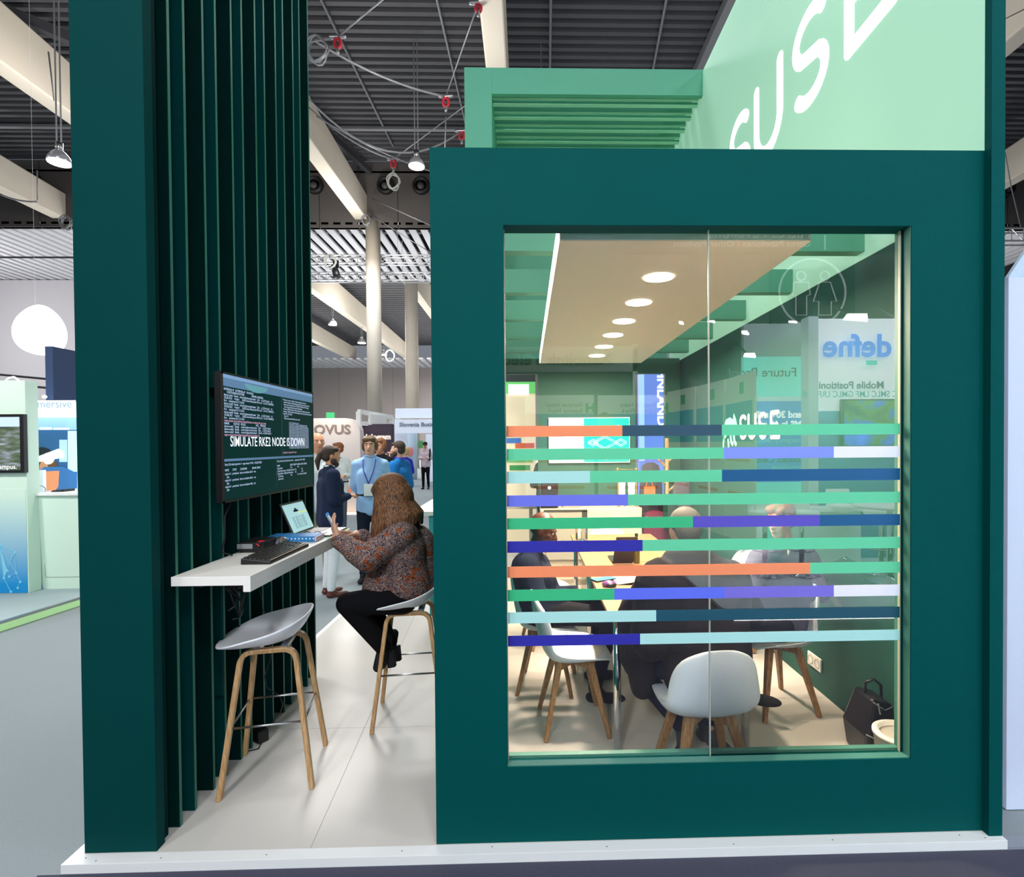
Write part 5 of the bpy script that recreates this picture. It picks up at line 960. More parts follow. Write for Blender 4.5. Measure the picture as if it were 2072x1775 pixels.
# poster wall
PB = mat('poster sea blue', '2c7ca8', .5, emit=1.0); PWt = mat('poster pale', 'c4c8bc', .5, emit=1.0); OR = mat('poster orange line', 'e07848', .5, emit=.6); GRN = mat('poster logo green', '3c9a5c', .5, emit=.6); PR = mat('poster rock', '8a7c6a', .5, emit=.4); DKT = mat('poster dark text', '4a5450', .5)
def poster(x0, x1, lab, Yv=9.2):
    t = thing('landscape_poster', RM((x0 + x1) / 2, 900, Yv), lab, 'poster', 'landscape posters on the booth behind')
    rbox(MB(), x0, 800, x1, 1010, Yv, .05).build('board', PWt, t); rbox(MB(), x0, 838, x1, 905, Yv - .02, .01).build('sea', PB, t)
    a_ = RM(x0, 830, Yv); w_ = RM(x1, 830, Yv).x - a_.x
    MB().prism([(0, 0), (w_ * .28, 0), (w_ * .2, .22), (w_ * .1, .3), (0, .26)], (a_.x, a_.y + .035, RM(x0, 870, Yv).z), (1, 0, 0), (0, 0, 1), (0, .004, 0)).build('rock', PR, t)
    rbox(MB(), x0 + 4, 931, x1 - 8, 935, Yv - .03, .01).build('orange_line', OR, t); rbox(MB(), x0 + 18, 984, x1 - 20, 989, Yv - .03, .01).build('orange_line', OR, t)
    lx = x1 - 18; l0 = RM(lx, 816, Yv - .05); MB().box((l0.x, l0.y, l0.z), (l0.x + .04, l0.y + .01, l0.z - .16)).box((l0.x + .11, l0.y, l0.z), (l0.x + .15, l0.y + .01, l0.z - .16)).box((l0.x, l0.y, l0.z - .06), (l0.x + .15, l0.y + .01, l0.z - .1)).build('emblem', GRN, t)
    text_mb('Shenzhen Helor\nSuperior Work', .10, (l0.x - .05, l0.y, l0.z - .06), (-1, 0, 0), (0, 0, 1), (0, 0, 0), sx=.95).build('lettering', DKT, t); return t
poster(1062, 1203, 'left of the two frontal sea posters with green H mark, mirrored in the window'); poster(1210, 1352, 'right of the two frontal sea posters with green H mark, mirrored in the window')
for i in range(3): # side wall that comes towards the glass
    xa, xb = 1352 + i * 60, 1412 + i * 60; Ya, Yb = 9.2 - i * .9, 8.3 - i * .9
    a_, b_ = RM(xa, 900, Ya), RM(xb - 4, 900, Yb); zt = 2.45; t = thing('side_poster', (a_.x, a_.y, 0), ['farthest', 'middle', 'nearest'][i] + ' of the three slanting sea posters, mirrored in the window', 'poster', 'slanting posters on the booth behind')
    d_ = (b_ - a_); d_.z = 0
    def sq(u0, u1, z0, z1, off=.0): n_ = V((-d_.y, d_.x, 0)).normalized() * (off); n_ = n_ if n_.x < 0 else -n_; A_, B_ = V((a_.x, a_.y, 0)) + d_ * u0 + n_, V((a_.x, a_.y, 0)) + d_ * u1 + n_; return [A_ + V((0, 0, z0)), B_ + V((0, 0, z0)), B_ + V((0, 0, z1)), A_ + V((0, 0, z1))]
    MB().add(sq(0, 1, .3, zt), [(0, 1, 2, 3)]).build('board', PWt, t, solid=.03)
    MB().add(sq(.02, .98, 1.6, 2.1, .03), [(0, 1, 2, 3)]).build('sea', PB, t); MB().add(sq(.05, .9, 1.34, 1.38, .03), [(0, 1, 2, 3)]).build('orange_line', OR, t); MB().add(sq(.1, .8, .9, .94, .03), [(0, 1, 2, 3)]).build('orange_line', OR, t); MB().add(sq(.55, .7, 2.2, 2.35, .03), [(0, 1, 2, 3)]).build('emblem', GRN, t)
# white bar tables and stools with chrome trumpet feet
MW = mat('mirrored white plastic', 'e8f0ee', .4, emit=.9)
def trumpet_stool(px, py, Yv, lab, rot=0):
    p = RM(px, py, Yv); t = thing('swivel_stool', (p.x, p.y, 0), lab, 'bar stool', 'white swivel stools behind')
    MB().lathe((p.x, p.y, .0), [(.22, 0), (.2, .02), (.1, .05), (.04, .1), (.03, .16), (.028, .66)], 26).build('base', CHROME, t, smooth=True)
    MB().lathe((p.x, p.y, .66), [(.05, 0), (.17, .03), (.2, .08), (.19, .10)], 22).build('seat', MW, t, smooth=True)
    MB().bar((p.x - .16, p.y - .12, .86), (p.x + .16, p.y - .12, .86), .04, .2).build('backrest', MW, t, bevel=.03)
    MB().tube([(p.x + .14 * math.cos(a_), p.y + .14 * math.sin(a_), .3) for a_ in [2 * math.pi * i / 18 for i in range(18)]], .01, 6, True).build('foot_ring', CHROME, t, smooth=True)
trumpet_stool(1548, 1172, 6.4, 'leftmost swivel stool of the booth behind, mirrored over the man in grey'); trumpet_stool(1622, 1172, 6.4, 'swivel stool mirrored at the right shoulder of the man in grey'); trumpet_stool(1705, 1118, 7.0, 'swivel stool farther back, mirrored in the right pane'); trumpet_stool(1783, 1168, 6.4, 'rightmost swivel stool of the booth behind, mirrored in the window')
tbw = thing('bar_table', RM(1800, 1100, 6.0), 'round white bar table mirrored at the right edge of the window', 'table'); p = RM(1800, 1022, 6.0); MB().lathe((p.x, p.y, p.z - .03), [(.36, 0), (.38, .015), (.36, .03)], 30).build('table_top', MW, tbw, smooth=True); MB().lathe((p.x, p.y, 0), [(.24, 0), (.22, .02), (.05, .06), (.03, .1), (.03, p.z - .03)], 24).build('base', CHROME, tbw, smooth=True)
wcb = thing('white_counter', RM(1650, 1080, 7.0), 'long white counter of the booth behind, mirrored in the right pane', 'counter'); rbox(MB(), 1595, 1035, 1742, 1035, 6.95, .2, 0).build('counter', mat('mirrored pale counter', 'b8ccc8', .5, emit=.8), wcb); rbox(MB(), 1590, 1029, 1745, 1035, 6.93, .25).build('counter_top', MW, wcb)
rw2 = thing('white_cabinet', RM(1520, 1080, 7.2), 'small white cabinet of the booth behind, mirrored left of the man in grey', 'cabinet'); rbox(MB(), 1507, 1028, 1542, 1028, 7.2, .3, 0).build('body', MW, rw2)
lamp('AREA', (4.6, -1.6, 3.6), 520, COOL, 1.2, aim=(5.2, -2.9, 1.6)); lamp('AREA', (2.6, -2.4, 3.6), 60, COOL, .8, aim=(2.8, -3.4, 1.4))

es = thing('hanging_banner', at(1060, 530, 20), 'white hanging banner with blue blocks seen between the room beams', 'banner'); a = at(960, 549, 20); b = at(1125, 490, 20)
MB().box((a.x, 20, a.z), (b.x, 20.1, b.z)).build('cloth', mat('banner white', 'd4dcf0', .7, emit=.35), es)
for x0, x1 in ((1022, 1056), (1078, 1091)): MB().box((at(x0, 524, 19.98).x, 19.98, at(x0, 524, 19.98).z), (at(x1, 524, 19.98).x, 20, b.z - .1)).build('print', mat('banner cobalt', '2c6cd8', .6, emit=.4), es)
MB().tube([(a.x + .5, 20.05, b.z), (a.x + .5, 20.05, 16.3)], .015, 5).tube([(b.x - .5, 20.05, b.z), (b.x - .5, 20.05, 16.3)], .015, 5).build('hanger', CABLE, es)
# ================================================================== PEOPLE
SKIN = dict(a=mat('skin fair', 'dca88c', .5, var=.04, scale=30, spec=.35), b=mat('skin brown', '60392a', .38, var=.05, scale=20), c=mat('skin warm', 'c98f6e', .5, var=.04), d=mat('skin rosy', 'd89c84', .45, var=.05))
LIP = mat('lips', 'a85a50', .5); EYEM = mat('eye', '241c18', .2); BROW = mat('brow', '4a3424', .8)
def fabric(name, c, rough=.9, bump=.25, var=.12, sc=60): return mat(name, c, rough, var=var, scale=sc, bump=bump, spec=.15)
def hairmat(name, c1, c2, sc=(60, 60, 4)):
    m_ = wood(name, c1, c2, sc, .7); b = m_.node_tree.nodes['Principled BSDF']; bp = m_.node_tree.nodes.new('ShaderNodeBump'); bp.inputs['Strength'].default_value = .6; bp.inputs['Distance'].default_value = .004
    nz = [n for n in m_.node_tree.nodes if n.type == 'TEX_NOISE'][0]; m_.node_tree.links.new(nz.outputs[0], bp.inputs['Height']); m_.node_tree.links.new(bp.outputs[0], b.inputs['Normal']); return m_
H_BR = hairmat('brown hair', '2c190f', '9a683e', (22, 22, 1.6)); H_DK = hairmat('dark brown hair', '241a14', '4c382a'); H_GR = hairmat('grey hair', '423c34', '6e665a'); H_SB = hairmat('sandy hair', '46321f', '7a5c38'); H_RD = hairmat('reddish hair', '6a3a20', 'a86c40'); H_BL = hairmat('blond hair', 'a88850', 'e0c890')
def remesh(o, vox, smooth=3):
    md = o.modifiers.new('remesh', 'REMESH'); md.mode = 'VOXEL'; md.voxel_size = vox; md.use_smooth_shade = True
    s = o.modifiers.new('smooth', 'SMOOTH'); s.factor = .5; s.iterations = smooth
    return o
def frame(Fd, up=(0, 0, 1)):
    Fd = V(Fd).normalized(); U = V(up); U = (U - Fd * U.dot(Fd)).normalized(); R_ = Fd.cross(U).normalized(); return R_, Fd, U
def rotm(R_, Fd, U): return Matrix((R_, Fd, U)).transposed()
def hand(mb, w, d, n, side, s=1.0, curl=.5, spread=1.0, point=False):
    """w wrist, d direction of the palm, n direction the palm faces, side = towards the thumb"""
    w, d = V(w), V(d).normalized(); n = V(n); n = (n - d * n.dot(d)).normalized(); sd = d.cross(n).normalized(); sd = sd if sd.dot(V(side)) > 0 else -sd
    mb.cap(w, w + d * .03 * s, .023 * s, .027 * s)
    for q in (-.024, -.008, .008, .024): mb.cap(w + d * .02 * s + sd * q * .8 * s, w + d * .082 * s + sd * q * 1.15 * s, .0145 * s, .012 * s)
    for i, (off, L0) in enumerate(((.028, .072), (.0095, .080), (-.0095, .074), (-.028, .058))):
        p = w + d * .086 * s + sd * off * s; ang = 0; dd = (d + sd * off * 2.2 * spread).normalized()
        c = curl * (.12 if (point and i == 0) else 1)
        for k, f in enumerate((.45, .31, .24)):
            ang += c * (.55 if k == 0 else .65); v = dd * math.cos(ang) + n * math.sin(ang); q = p + v * L0 * f * s; mb.cap(p, q, .0088 * s * (1 - .08 * k), .0082 * s * (1 - .1 * k), 10); p = q
    p = w + d * .028 * s + sd * .024 * s; v = (d * .62 + sd * .62 + n * .35).normalized(); q = p + v * .04 * s; mb.cap(p, q, .0125 * s, .0105 * s, 10)
    v2 = (d * .85 + sd * .25 + n * (.2 + .5 * curl)).normalized(); q2 = q + v2 * .032 * s; mb.cap(q, q2, .0102 * s, .0092 * s, 10); mb.cap(q2, q2 + (v2 + n * .3).normalized() * .022 * s, .0092 * s, .008 * s, 10)
def head_prims(mb, c, fr, s):
    R_, Fd, U = fr; M3 = rotm(R_, Fd, U)
    P = lambda r, f, u: c + (R_ * r + Fd * f + U * u) * s
    mb.ell(P(0, -.012, .03), (.074 * s, .094 * s, .088 * s), M3); mb.ell(P(0, .018, -.02), (.062 * s, .072 * s, .085 * s), M3); mb.ell(P(0, .045, -.078), (.038 * s, .038 * s, .030 * s), M3)
    mb.ell(P(0, .028, -.055), (.052 * s, .052 * s, .045 * s), M3); mb.ell(P(0, .062, .028), (.055 * s, .022 * s, .018 * s), M3)
    mb.cap(P(0, .084, .015), P(0, .106, -.018), .0085 * s, .0135 * s, 10); mb.ell(P(.011, .098, -.022), (.009 * s, .01 * s, .008 * s), M3); mb.ell(P(-.011, .098, -.022), (.009 * s, .01 * s, .008 * s), M3)
    for q in (-1, 1): mb.ell(P(.040 * q, .055, -.012), (.022 * s, .022 * s, .022 * s), M3); mb.ell(P(.074 * q, -.005, -.002), (.008 * s, .019 * s, .030 * s), M3)
    mb.ell(P(0, .086, -.048), (.024 * s, .012 * s, .007 * s), M3); mb.ell(P(0, .083, -.058), (.020 * s, .012 * s, .007 * s), M3)
def face_parts(par, c, fr, s, brow=BROW):
    R_, Fd, U = fr; M3 = rotm(R_, Fd, U); P = lambda r, f, u: c + (R_ * r + Fd * f + U * u) * s
    EW = mat('eye white', 'e8e2dc', .3)
    for q in (-1, 1):
        e = MB().ell(P(.030 * q, .076, .010), (.0125 * s, .008 * s, .0065 * s), M3, 12, 8).build('eye', EW, par, smooth=True); MB().ell(P(.030 * q, .083, .010), (.0058 * s, .003 * s, .0058 * s), M3, 10, 6).build('iris', EYEM, e, smooth=True)
        MB().cap(P(.014 * q, .087, .030), P(.046 * q, .077, .031), .0045 * s, .003 * s, 8).build('eyebrow', brow, par, smooth=True)
    MB().ell(P(0, .092, -.053), (.021 * s, .008 * s, .0065 * s), M3, 14, 8).build('lips', LIP, par, smooth=True)
def hair_short(mb, c, fr, s, vol=1.0, fringe=0):
    R_, Fd, U = fr; M3 = rotm(R_, Fd, U); P = lambda r, f, u: c + (R_ * r + Fd * f + U * u) * s
    mb.ell(P(0, -.026, .046), (.079 * s * vol, .088 * s * vol, .080 * s * vol), M3); mb.ell(P(0, -.052, -.005), (.066 * s * vol, .058 * s * vol, .062 * s), M3)
    mb.ell(P(.02, .030, .078), (.058 * s, .050 * s, .034 * s), M3); mb.ell(P(-.03, .036, .070), (.036 * s, .044 * s, .030 * s), M3)
    for q in (-1, 1): mb.cap(P(.074 * q, .005, .04), P(.073 * q, .008, .0), .010 * s, .006 * s, 8)
def person(label, J, skin, s=1.0, top=None, bottom=None, shoe=None, hair=None, group=None, vox=.011, sleeve=1.0, tr=1.0, lr=1.0, extra=None, hands=True, belt=None, collar=None, facefx=True, cv=None):
    g = lambda k: V(J[k]); base = V((g('pelvis').x, g('pelvis').y, J.get('floor', -.035))); t = thing('person', base, label, 'person', group)
    side = (g('shR') - g('shL')).normalized(); pel, chest, neck, head = g('pelvis'), g('chest'), g('neck'), g('head'); fr = frame(J['face'], J.get('up', (0, 0, 1)))
    def torso(mb, k, low=0):
        up_ = (chest - pel).normalized(); fw = side.cross(up_).normalized()
        for o_ in (-.085, -.03, .03, .085):
            mb.cap(pel + side * o_ * s * tr - up_ * low, pel.lerp(chest, .5) + side * o_ * .92 * s * tr, (.098 * tr + k) * s, (.092 * tr + k) * s, 18); mb.cap(pel.lerp(chest, .5) + side * o_ * .92 * s * tr, chest + side * o_ * s * tr, (.092 * tr + k) * s, (.098 * tr + k) * s, 18)
        mb.cap(g('shL'), g('shR'), (.050 + k) * s, None, 16); mb.cap(chest + up_ * .05 * s, neck, (.080 + k) * s, (.046 + k) * s, 16)
        for q in 'LR': mb.cap(neck.lerp(g('sh' + q), .15), g('sh' + q), (.042 + k) * s, (.046 + k) * s, 12)
    b = MB(); torso(b, -.012); b.cap(neck - V((0, 0, .03)), head.lerp(neck, .35), .053 * s, .050 * s, 14); head_prims(b, head, fr, s)
    for q in 'LR':
        sh, el, wr = g('sh' + q), g('el' + q), g('wr' + q); b.cap(sh, el, .045 * s, .036 * s); b.cap(el, wr, .036 * s, .023 * s)
        hd = J.get('hand' + q, {}); d = V(hd.get('d', wr - el))
        if hands: hand(b, wr, d, hd.get('n', (0, 0, -1)), hd.get('side', (0, 0, 1)), s * .98, hd.get('curl', .45), 1.0, hd.get('point', False))
        hp, kn, an, to = g('hip' + q), g('kn' + q), g('an' + q), g('toe' + q); b.cap(hp, kn, .075 * s, .052 * s); b.cap(kn, an, .050 * s, .034 * s); b.cap(an, an.lerp(to, .25 if shoe else 1), .03 * s, .022 * s)
    body = remesh(b.build('body', skin, t, smooth=True), vox, 2)
    if facefx: face_parts(t, head, fr, s)
    if top:
        m_, kind = top; k = dict(shirt=.010, suit=.020, blouse=.022, polo=.012)[kind]; c = MB(); torso(c, k, .06 * s if kind not in ('polo', 'blouse') else .0)
        for q in 'LR':
            sh, el, wr = g('sh' + q), g('el' + q), g('wr' + q); c.cap(sh, el, (.052 + k) * s * sleeve, (.042 + k) * s * sleeve); end = el.lerp(wr, .93); c.cap(el, end, (.041 + k) * s * sleeve, (.027 + k * .8) * s * (sleeve if kind == 'blouse' else 1))
        for f in J.get('cloth', []): c.cap(*f)
        remesh(c.build({'suit': 'jacket', 'blouse': 'blouse'}.get(kind, 'shirt'), m_, t, smooth=True), cv or vox * 1.1, 3)
    if collar: # shirt collar ring
        n1 = neck.lerp(head, .10); MB().tube([n1 + V((.058 * s * math.cos(a_), .058 * s * math.sin(a_), .018 * math.sin(a_ * 2) * .3 + .012)) for a_ in [2 * math.pi * i / 20 for i in range(20)]], .014 * s, 8, True).build('collar', collar, t, smooth=True)
    if bottom:
        c = MB(); up_ = (chest - pel).normalized()
        for o_ in (-.075, 0, .075): c.cap(pel + side * o_ * s * tr + up_ * .04, pel + side * o_ * s * tr - up_ * .02, (.098 * tr + .006) * s, None, 16)
        for q in 'LR':
            hp, kn, an = g('hip' + q), g('kn' + q), g('an' + q); c.cap(hp, kn, .088 * s * lr, .064 * s * lr); c.cap(kn, kn.lerp(an, .96), .064 * s * lr, .048 * s * lr)
        remesh(c.build('trousers', bottom, t, smooth=True), vox * 1.1, 3)
    if shoe:
        for q in 'LR':
            an, to = g('an' + q), g('toe' + q); d = (to - an); dn = V((d.x, d.y, 0)).normalized() if J.get('flat', True) else d.normalized(); c = MB()
            if J.get('flat', True):
                z = min(an.z, to.z); hl = V((an.x, an.y, z)) - dn * .03 * s; sdn = V((dn.y, -dn.x, 0)); m3 = Matrix((sdn, dn, V((0, 0, 1)))).transposed(); zf = V((0, 0, J['floor'] + .030 - hl.z if an.z < .12 else -.035)); c.ell(hl + dn * .13 * s + zf, (.044 * s, .105 * s, .030), m3); c.ell(hl + dn * .02 * s + zf, (.036 * s, .05 * s, .034), m3); c.cap(an, hl + dn * .07 * s + zf + V((0, 0, .02)), .042 * s, .036 * s)
            else: c.cap(an, to, .042 * s, .030 * s); c.cap(an, an - d.normalized() * .05, .042 * s, .03 * s)
            remesh(c.build('shoe', shoe, t, smooth=True), vox, 2)
    if belt: 
        p = pel + (chest - pel).normalized() * .11 * s; rx = (.17 * tr + .01) * s; MB().tube([p + side * rx * math.cos(a_) + side.cross(V((0, 0, 1))) * (.108 * s * tr) * math.sin(a_) for a_ in [2 * math.pi * i / 28 for i in range(28)]], .016, 8, True).build('belt', belt, t, smooth=True)
    if hair:
        m_, fn = hair; c = MB(); fn(c, head, fr, s); remesh(c.build('hair', m_, t, smooth=True), max(.006, vox * .7), 1)
    if extra: extra(t, J, fr, s)
    return t
def stand(x, y, h, yaw, arms='down', face=None, lean=0, legs=.09, z=-.035):
    s = h / 1.75; Fd = V((math.cos(yaw), math.sin(yaw), 0)); R_ = V((Fd.y, -Fd.x, 0)); o = V((x, y, z))
    P = lambda r, f, u: o + R_ * r * s + Fd * f * s + V((0, 0, u * s)); J = dict(floor=z)
    J['pelvis'] = P(0, 0, .95); J['chest'] = P(0, .01 + lean, 1.30); J['neck'] = P(0, .0 + lean * 1.3, 1.50); J['head'] = P(0, .025 + lean * 1.5, 1.645)
    for q, k in (('L', -1), ('R', 1)):
        J['sh' + q] = P(.16 * k, lean, 1.425); J['hip' + q] = P(.085 * k, 0, .90); J['kn' + q] = P(legs * k, .02, .50); J['an' + q] = P(legs * k * 1.1, -.02, .085); J['toe' + q] = P((legs * 1.3) * k, .14, .04)
        if arms == 'down': J['el' + q] = P(.23 * k, -.03, 1.14); J['wr' + q] = P(.235 * k, .05, .90)
        elif arms == 'back': J['el' + q] = P(.205 * k, -.10, 1.15); J['wr' + q] = P(.08 * k, -.17, .97)
        elif arms == 'front': J['el' + q] = P(.23 * k, -.01, 1.15); J['wr' + q] = P(.09 * k, .20, 1.17); J['hand' + q] = dict(n=(0, 0, -1), curl=.8)
        elif arms == 'cross': J['el' + q] = P(.22 * k, .06, 1.15); J['wr' + q] = P(-.02 * k, .16, 1.20); J['hand' + q] = dict(n=(0, 0, -1), curl=.8)
    J['face'] = face or tuple(Fd); return J, s
# ---- the seated woman
s = .97; J = dict(floor=0)
J['pelvis'] = at(826, 1176, 3.20); J['chest'] = at(815, 1110, 3.18); J['neck'] = at(806, 1062, 3.15); J['head'] = at(790, 1003, 3.14)
J['shL'] = at(812, 1082, 3.01); J['shR'] = at(812, 1078, 3.36); J['elL'] = at(742, 1128, 2.93); J['wrL'] = at(685, 1094, 3.0); J['elR'] = at(768, 1125, 3.42); J['wrR'] = at(731, 1083, 3.30)
J['hipL'] = at(815, 1212, 3.08); J['hipR'] = at(820, 1205, 3.28); J['knL'] = at(704, 1222, 3.00); J['knR'] = at(742, 1220, 3.22); J['anL'] = at(778, 1312, 3.12); J['anR'] = at(790, 1300, 3.24)
J['toeL'] = at(765, 1350, 3.08); J['toeR'] = at(772, 1345, 3.2); J['flat'] = False; J['face'] = (-.93, .25, -.42); J['up'] = (-.15, .05, 1)
J['handL'] = dict(d=(-.35, .10, .93), n=(.75, .55, .25), side=(.3, .8, .5), curl=.38); J['handR'] = dict(d=(-.93, -.25, .22), n=(.0, -.35, -1), side=(-.3, -.9, .2), curl=.5, point=True)
e_, ch_, pe_ = V(J['elL']), V(J['chest']), V(J['pelvis'])
J['cloth'] = [(at(800, 1105, 3.2), at(815, 1170, 3.2), .165, .17), (at(840, 1100, 3.2), at(845, 1160, 3.2), .115, .125), (at(790, 1150, 3.15), at(775, 1195, 3.12), .125, .12), (at(838, 1172, 3.2), at(812, 1180, 3.18), .118, .118), (at(770, 1205, 3.08), at(752, 1215, 3.06), .085, .06), (at(745, 1133, 2.95), at(718, 1118, 2.96), .072, .06), (at(716, 1116, 2.96), at(695, 1100, 2.99), .056, .036), (at(815, 1085, 3.05), at(770, 1115, 2.98), .09, .075)]
PAT = bpy.data.materials.new('paisley print'); PAT.use_nodes = True; nt = PAT.node_tree; N = nt.nodes; L = nt.links; b = N['Principled BSDF']; b.inputs['Roughness'].default_value = .85; b.inputs['Specular IOR Level'].default_value = .15
tc = N.new('ShaderNodeTexCoord'); n1 = N.new('ShaderNodeTexNoise'); n1.inputs['Scale'].default_value = 120; n1.inputs['Detail'].default_value = 2; n1.inputs['Distortion'].default_value = 2.2; c1 = N.new('ShaderNodeValToRGB')
for i, (p_, c_) in enumerate(((.36, '14141e'), (.46, '1c2240'), (.50, '4c4248'), (.56, 'b89c8c'), (.66, '8c6c60'))):
    e = c1.color_ramp.elements[i] if i < 2 else c1.color_ramp.elements.new(p_); e.position = p_; e.color = lin(c_)
n2 = N.new('ShaderNodeTexNoise'); n2.inputs['Scale'].default_value = 19; n2.inputs['Detail'].default_value = 0; n2.inputs['Distortion'].default_value = 1.6; c2 = N.new('ShaderNodeValToRGB'); c2.color_ramp.elements[0].position = .635; c2.color_ramp.elements[0].color = (0, 0, 0, 1); c2.color_ramp.elements[1].position = .66; c2.color_ramp.elements[1].color = (1, 1, 1, 1)
c3 = N.new('ShaderNodeValToRGB'); c3.color_ramp.elements[0].position = .42; c3.color_ramp.elements[0].color = lin('3c1c14'); c3.color_ramp.elements[1].position = .56; c3.color_ramp.elements[1].color = lin('b0603a')
mx = N.new('ShaderNodeMix'); mx.data_type = 'RGBA'; L.new(tc.outputs['Object'], n1.inputs['Vector']); L.new(tc.outputs['Object'], n2.inputs['Vector']); L.new(n1.outputs['Fac'], c1.inputs[0]); L.new(n1.outputs['Fac'], c3.inputs[0]); L.new(n2.outputs['Fac'], c2.inputs[0]); L.new(c2.outputs[0], mx.inputs[0]); L.new(c1.outputs[0], mx.inputs[6]); L.new(c3.outputs[0], mx.inputs[7]); L.new(mx.outputs[2], b.inputs['Base Color'])
def bob(mb, c, fr, s):
    R_, Fd, U = fr; M3 = rotm(R_, Fd, U)
    P = lambda r, f, u: c + (R_ * r + Fd * f + U * u) * s
    mb.ell(P(0, -.014, .042), (.092 * s, .110 * s, .090 * s), M3); mb.ell(P(0, -.05, -.02), (.095 * s, .085 * s, .10 * s), M3); mb.ell(P(0, .062, .062), (.062 * s, .030 * s, .036 * s), M3)
    for i in range(34):
        a_ = math.radians(58 + i * (244 / 33)); r0 = V((math.sin(a_), math.cos(a_), 0)); sd = R_ * r0.x * .082 * s + Fd * r0.y * .082 * s
        p0 = c + sd * .95 + V((0, 0, .05 * s)); p1 = c + sd * 1.28 - V((0, 0, .07 * s)) - Fd * .012; out = .112 + .045 * max(0, -r0.y); p2 = c + sd / (.082 * s) * out * s * 1.12 + V((.012, 0, -.175 * s - .01 * math.sin(i * 2.1)))
        p3 = p2 + V((0, 0, -.05)) + sd * .1
        mb.cap(p0, p1, .022, .024, 8); mb.cap(p1, p2, .024, .021, 8); mb.cap(p2, p3, .021, .009, 8)
BLK = fabric('black trousers', '0d0d11', .9, .15); BOOT = mat('black suede', '0b0b0e', .85, var=.2, bump=.3)
def woman_extra(t, J, fr, s):
    w = V(J['wrL']).lerp(V(J['elL']), .10); d = (V(J['wrL']) - V(J['elL'])).normalized(); x = d.orthogonal().normalized(); y = d.cross(x)
    mb = MB()
    for k in range(12): a_ = 2 * math.pi * k / 12; q = w + (x * math.cos(a_) + y * math.sin(a_)) * .031; mb.ell(q, (.0085, .0085, .0085), nu=8, nv=6)
    mb.cyl(w + x * .030 - V((.0, .012, 0)) - d * .0, w + x * .036 - V((0, .014, 0)), .014, n=14); mb.build('wrist_watch', mat('gold', 'd8b860', .25, 1), t, smooth=True)
    for an, to in (('anL', 'toeL'), ('anR', 'toeR')):
        a_, b_ = V(J[an]), V(J[to]); up = (V(J['kn' + an[-1]]) - a_).normalized(); heel = a_ - up * .015 + V((.022, 0, -.01)); MB().bar(heel, heel + V((.016, -.01, -.085)), .05, .045, (0, 1, 0), .042, .036).build('boot_heel', BOOT, t, bevel=.004)
WOMAN = person('woman with long brown hair and dark paisley blouse, tapping a phone', J, SKIN['a'], s, (PAT, 'blouse'), BLK, BOOT, (H_BR, bob), vox=.0055, cv=.009, tr=1.12, sleeve=1.1, lr=1.02, extra=woman_extra)
PHB = mat('blue phone rim', '2f86d8', .3, emit=.2)
ph = thing('smartphone', at(672, 1066, 3.03), 'white smartphone with a blue edge held upright by the seated woman', 'phone')
q = at(674, 1064, 3.035); ax = V((.42, -.05, -.80)).normalized(); 
MB().bar(q - ax * .075, q + ax * .075, .070, .009, (.75, .45, .4)).build('case', mat('phone white', 'd8dce4', .25), ph, bevel=.003)
MB().bar(q - ax * .077, q - ax * .060, .073, .011, (.75, .45, .4)).build('blue_end', PHB, ph, bevel=.002)
# ---- people standing beyond the passage
SUIT = fabric('navy suit wool', '1f2a42'); WTR = fabric('white trousers', 'd8dce0', .85); BSH = mat('brown leather', '5c2f20', .4); LANY = mat('purple lanyard', '4c3cb0', .6); BADGE = mat('white badge', 'e8f0ea', .5)
def lanyard(t, J, fr, s, drop=.30):
    n = V(J['neck']); c = V(J['chest']); Fd = V((fr[1].x, fr[1].y, 0)).normalized(); R_ = fr[0]; f = .125 * s
    bt = c + Fd * (f + .012) - V((0, 0, .10)); MB().tube([n - R_ * .06 * s - Fd * .02 + V((0, 0, .02)), n - R_ * .075 * s + Fd * .075 * s - V((0, 0, .03)), n - R_ * .06 * s + Fd * f - V((0, 0, .14)), bt], .006, 5).tube([n + R_ * .06 * s - Fd * .02 + V((0, 0, .02)), n + R_ * .075 * s + Fd * .075 * s - V((0, 0, .03)), n + R_ * .06 * s + Fd * f - V((0, 0, .14)), bt], .006, 5).build('lanyard', LANY, t, smooth=True)
    MB().bar(bt + Fd * .01, bt + Fd * .012 - V((0, 0, .14)), .10, .005, tuple(Fd)).build('name_badge', BADGE, t)
def beard(t, J, fr, s, m_):
    R_, Fd, U = fr; c = V(J['head']); M3 = rotm(R_, Fd, U); mb = MB(); P = lambda r, f, u: c + (R_ * r + Fd * f + U * u) * s
    mb.ell(P(0, .045, -.095), (.052 * s, .05 * s, .042 * s), M3).ell(P(.05, .02, -.06), (.022 * s, .04 * s, .04 * s), M3).ell(P(-.05, .02, -.06), (.022 * s, .04 * s, .04 * s), M3); remesh(mb.build('beard', m_, t, smooth=True), .007, 1)
def pony(mb, c, fr, s):
    hair_short(mb, c, fr, s, 1.02); R_, Fd, U = fr; P = lambda r, f, u: c + (R_ * r + Fd * f + U * u) * s
    mb.ell(P(0, -.11, .03), (.026, .026, .026)); mb.cap(P(0, -.125, .02), P(0, -.15, -.06), .026, .03); mb.cap(P(0, -.15, -.06), P(0, -.14, -.16), .03, .012)
J, s = stand(-2.13, 5.9, 1.60, math.radians(35), 'front', (.8, .55, -.05)); person('man with a ponytail and beard in a navy jacket and white trousers, seen from behind', J, SKIN['c'], s, (SUIT, 'suit'), WTR, BSH, (H_DK, pony), tr=1.12, sleeve=1.15, collar=WTR, extra=lambda t, J, fr, s: beard(t, J, fr, s, H_DK))
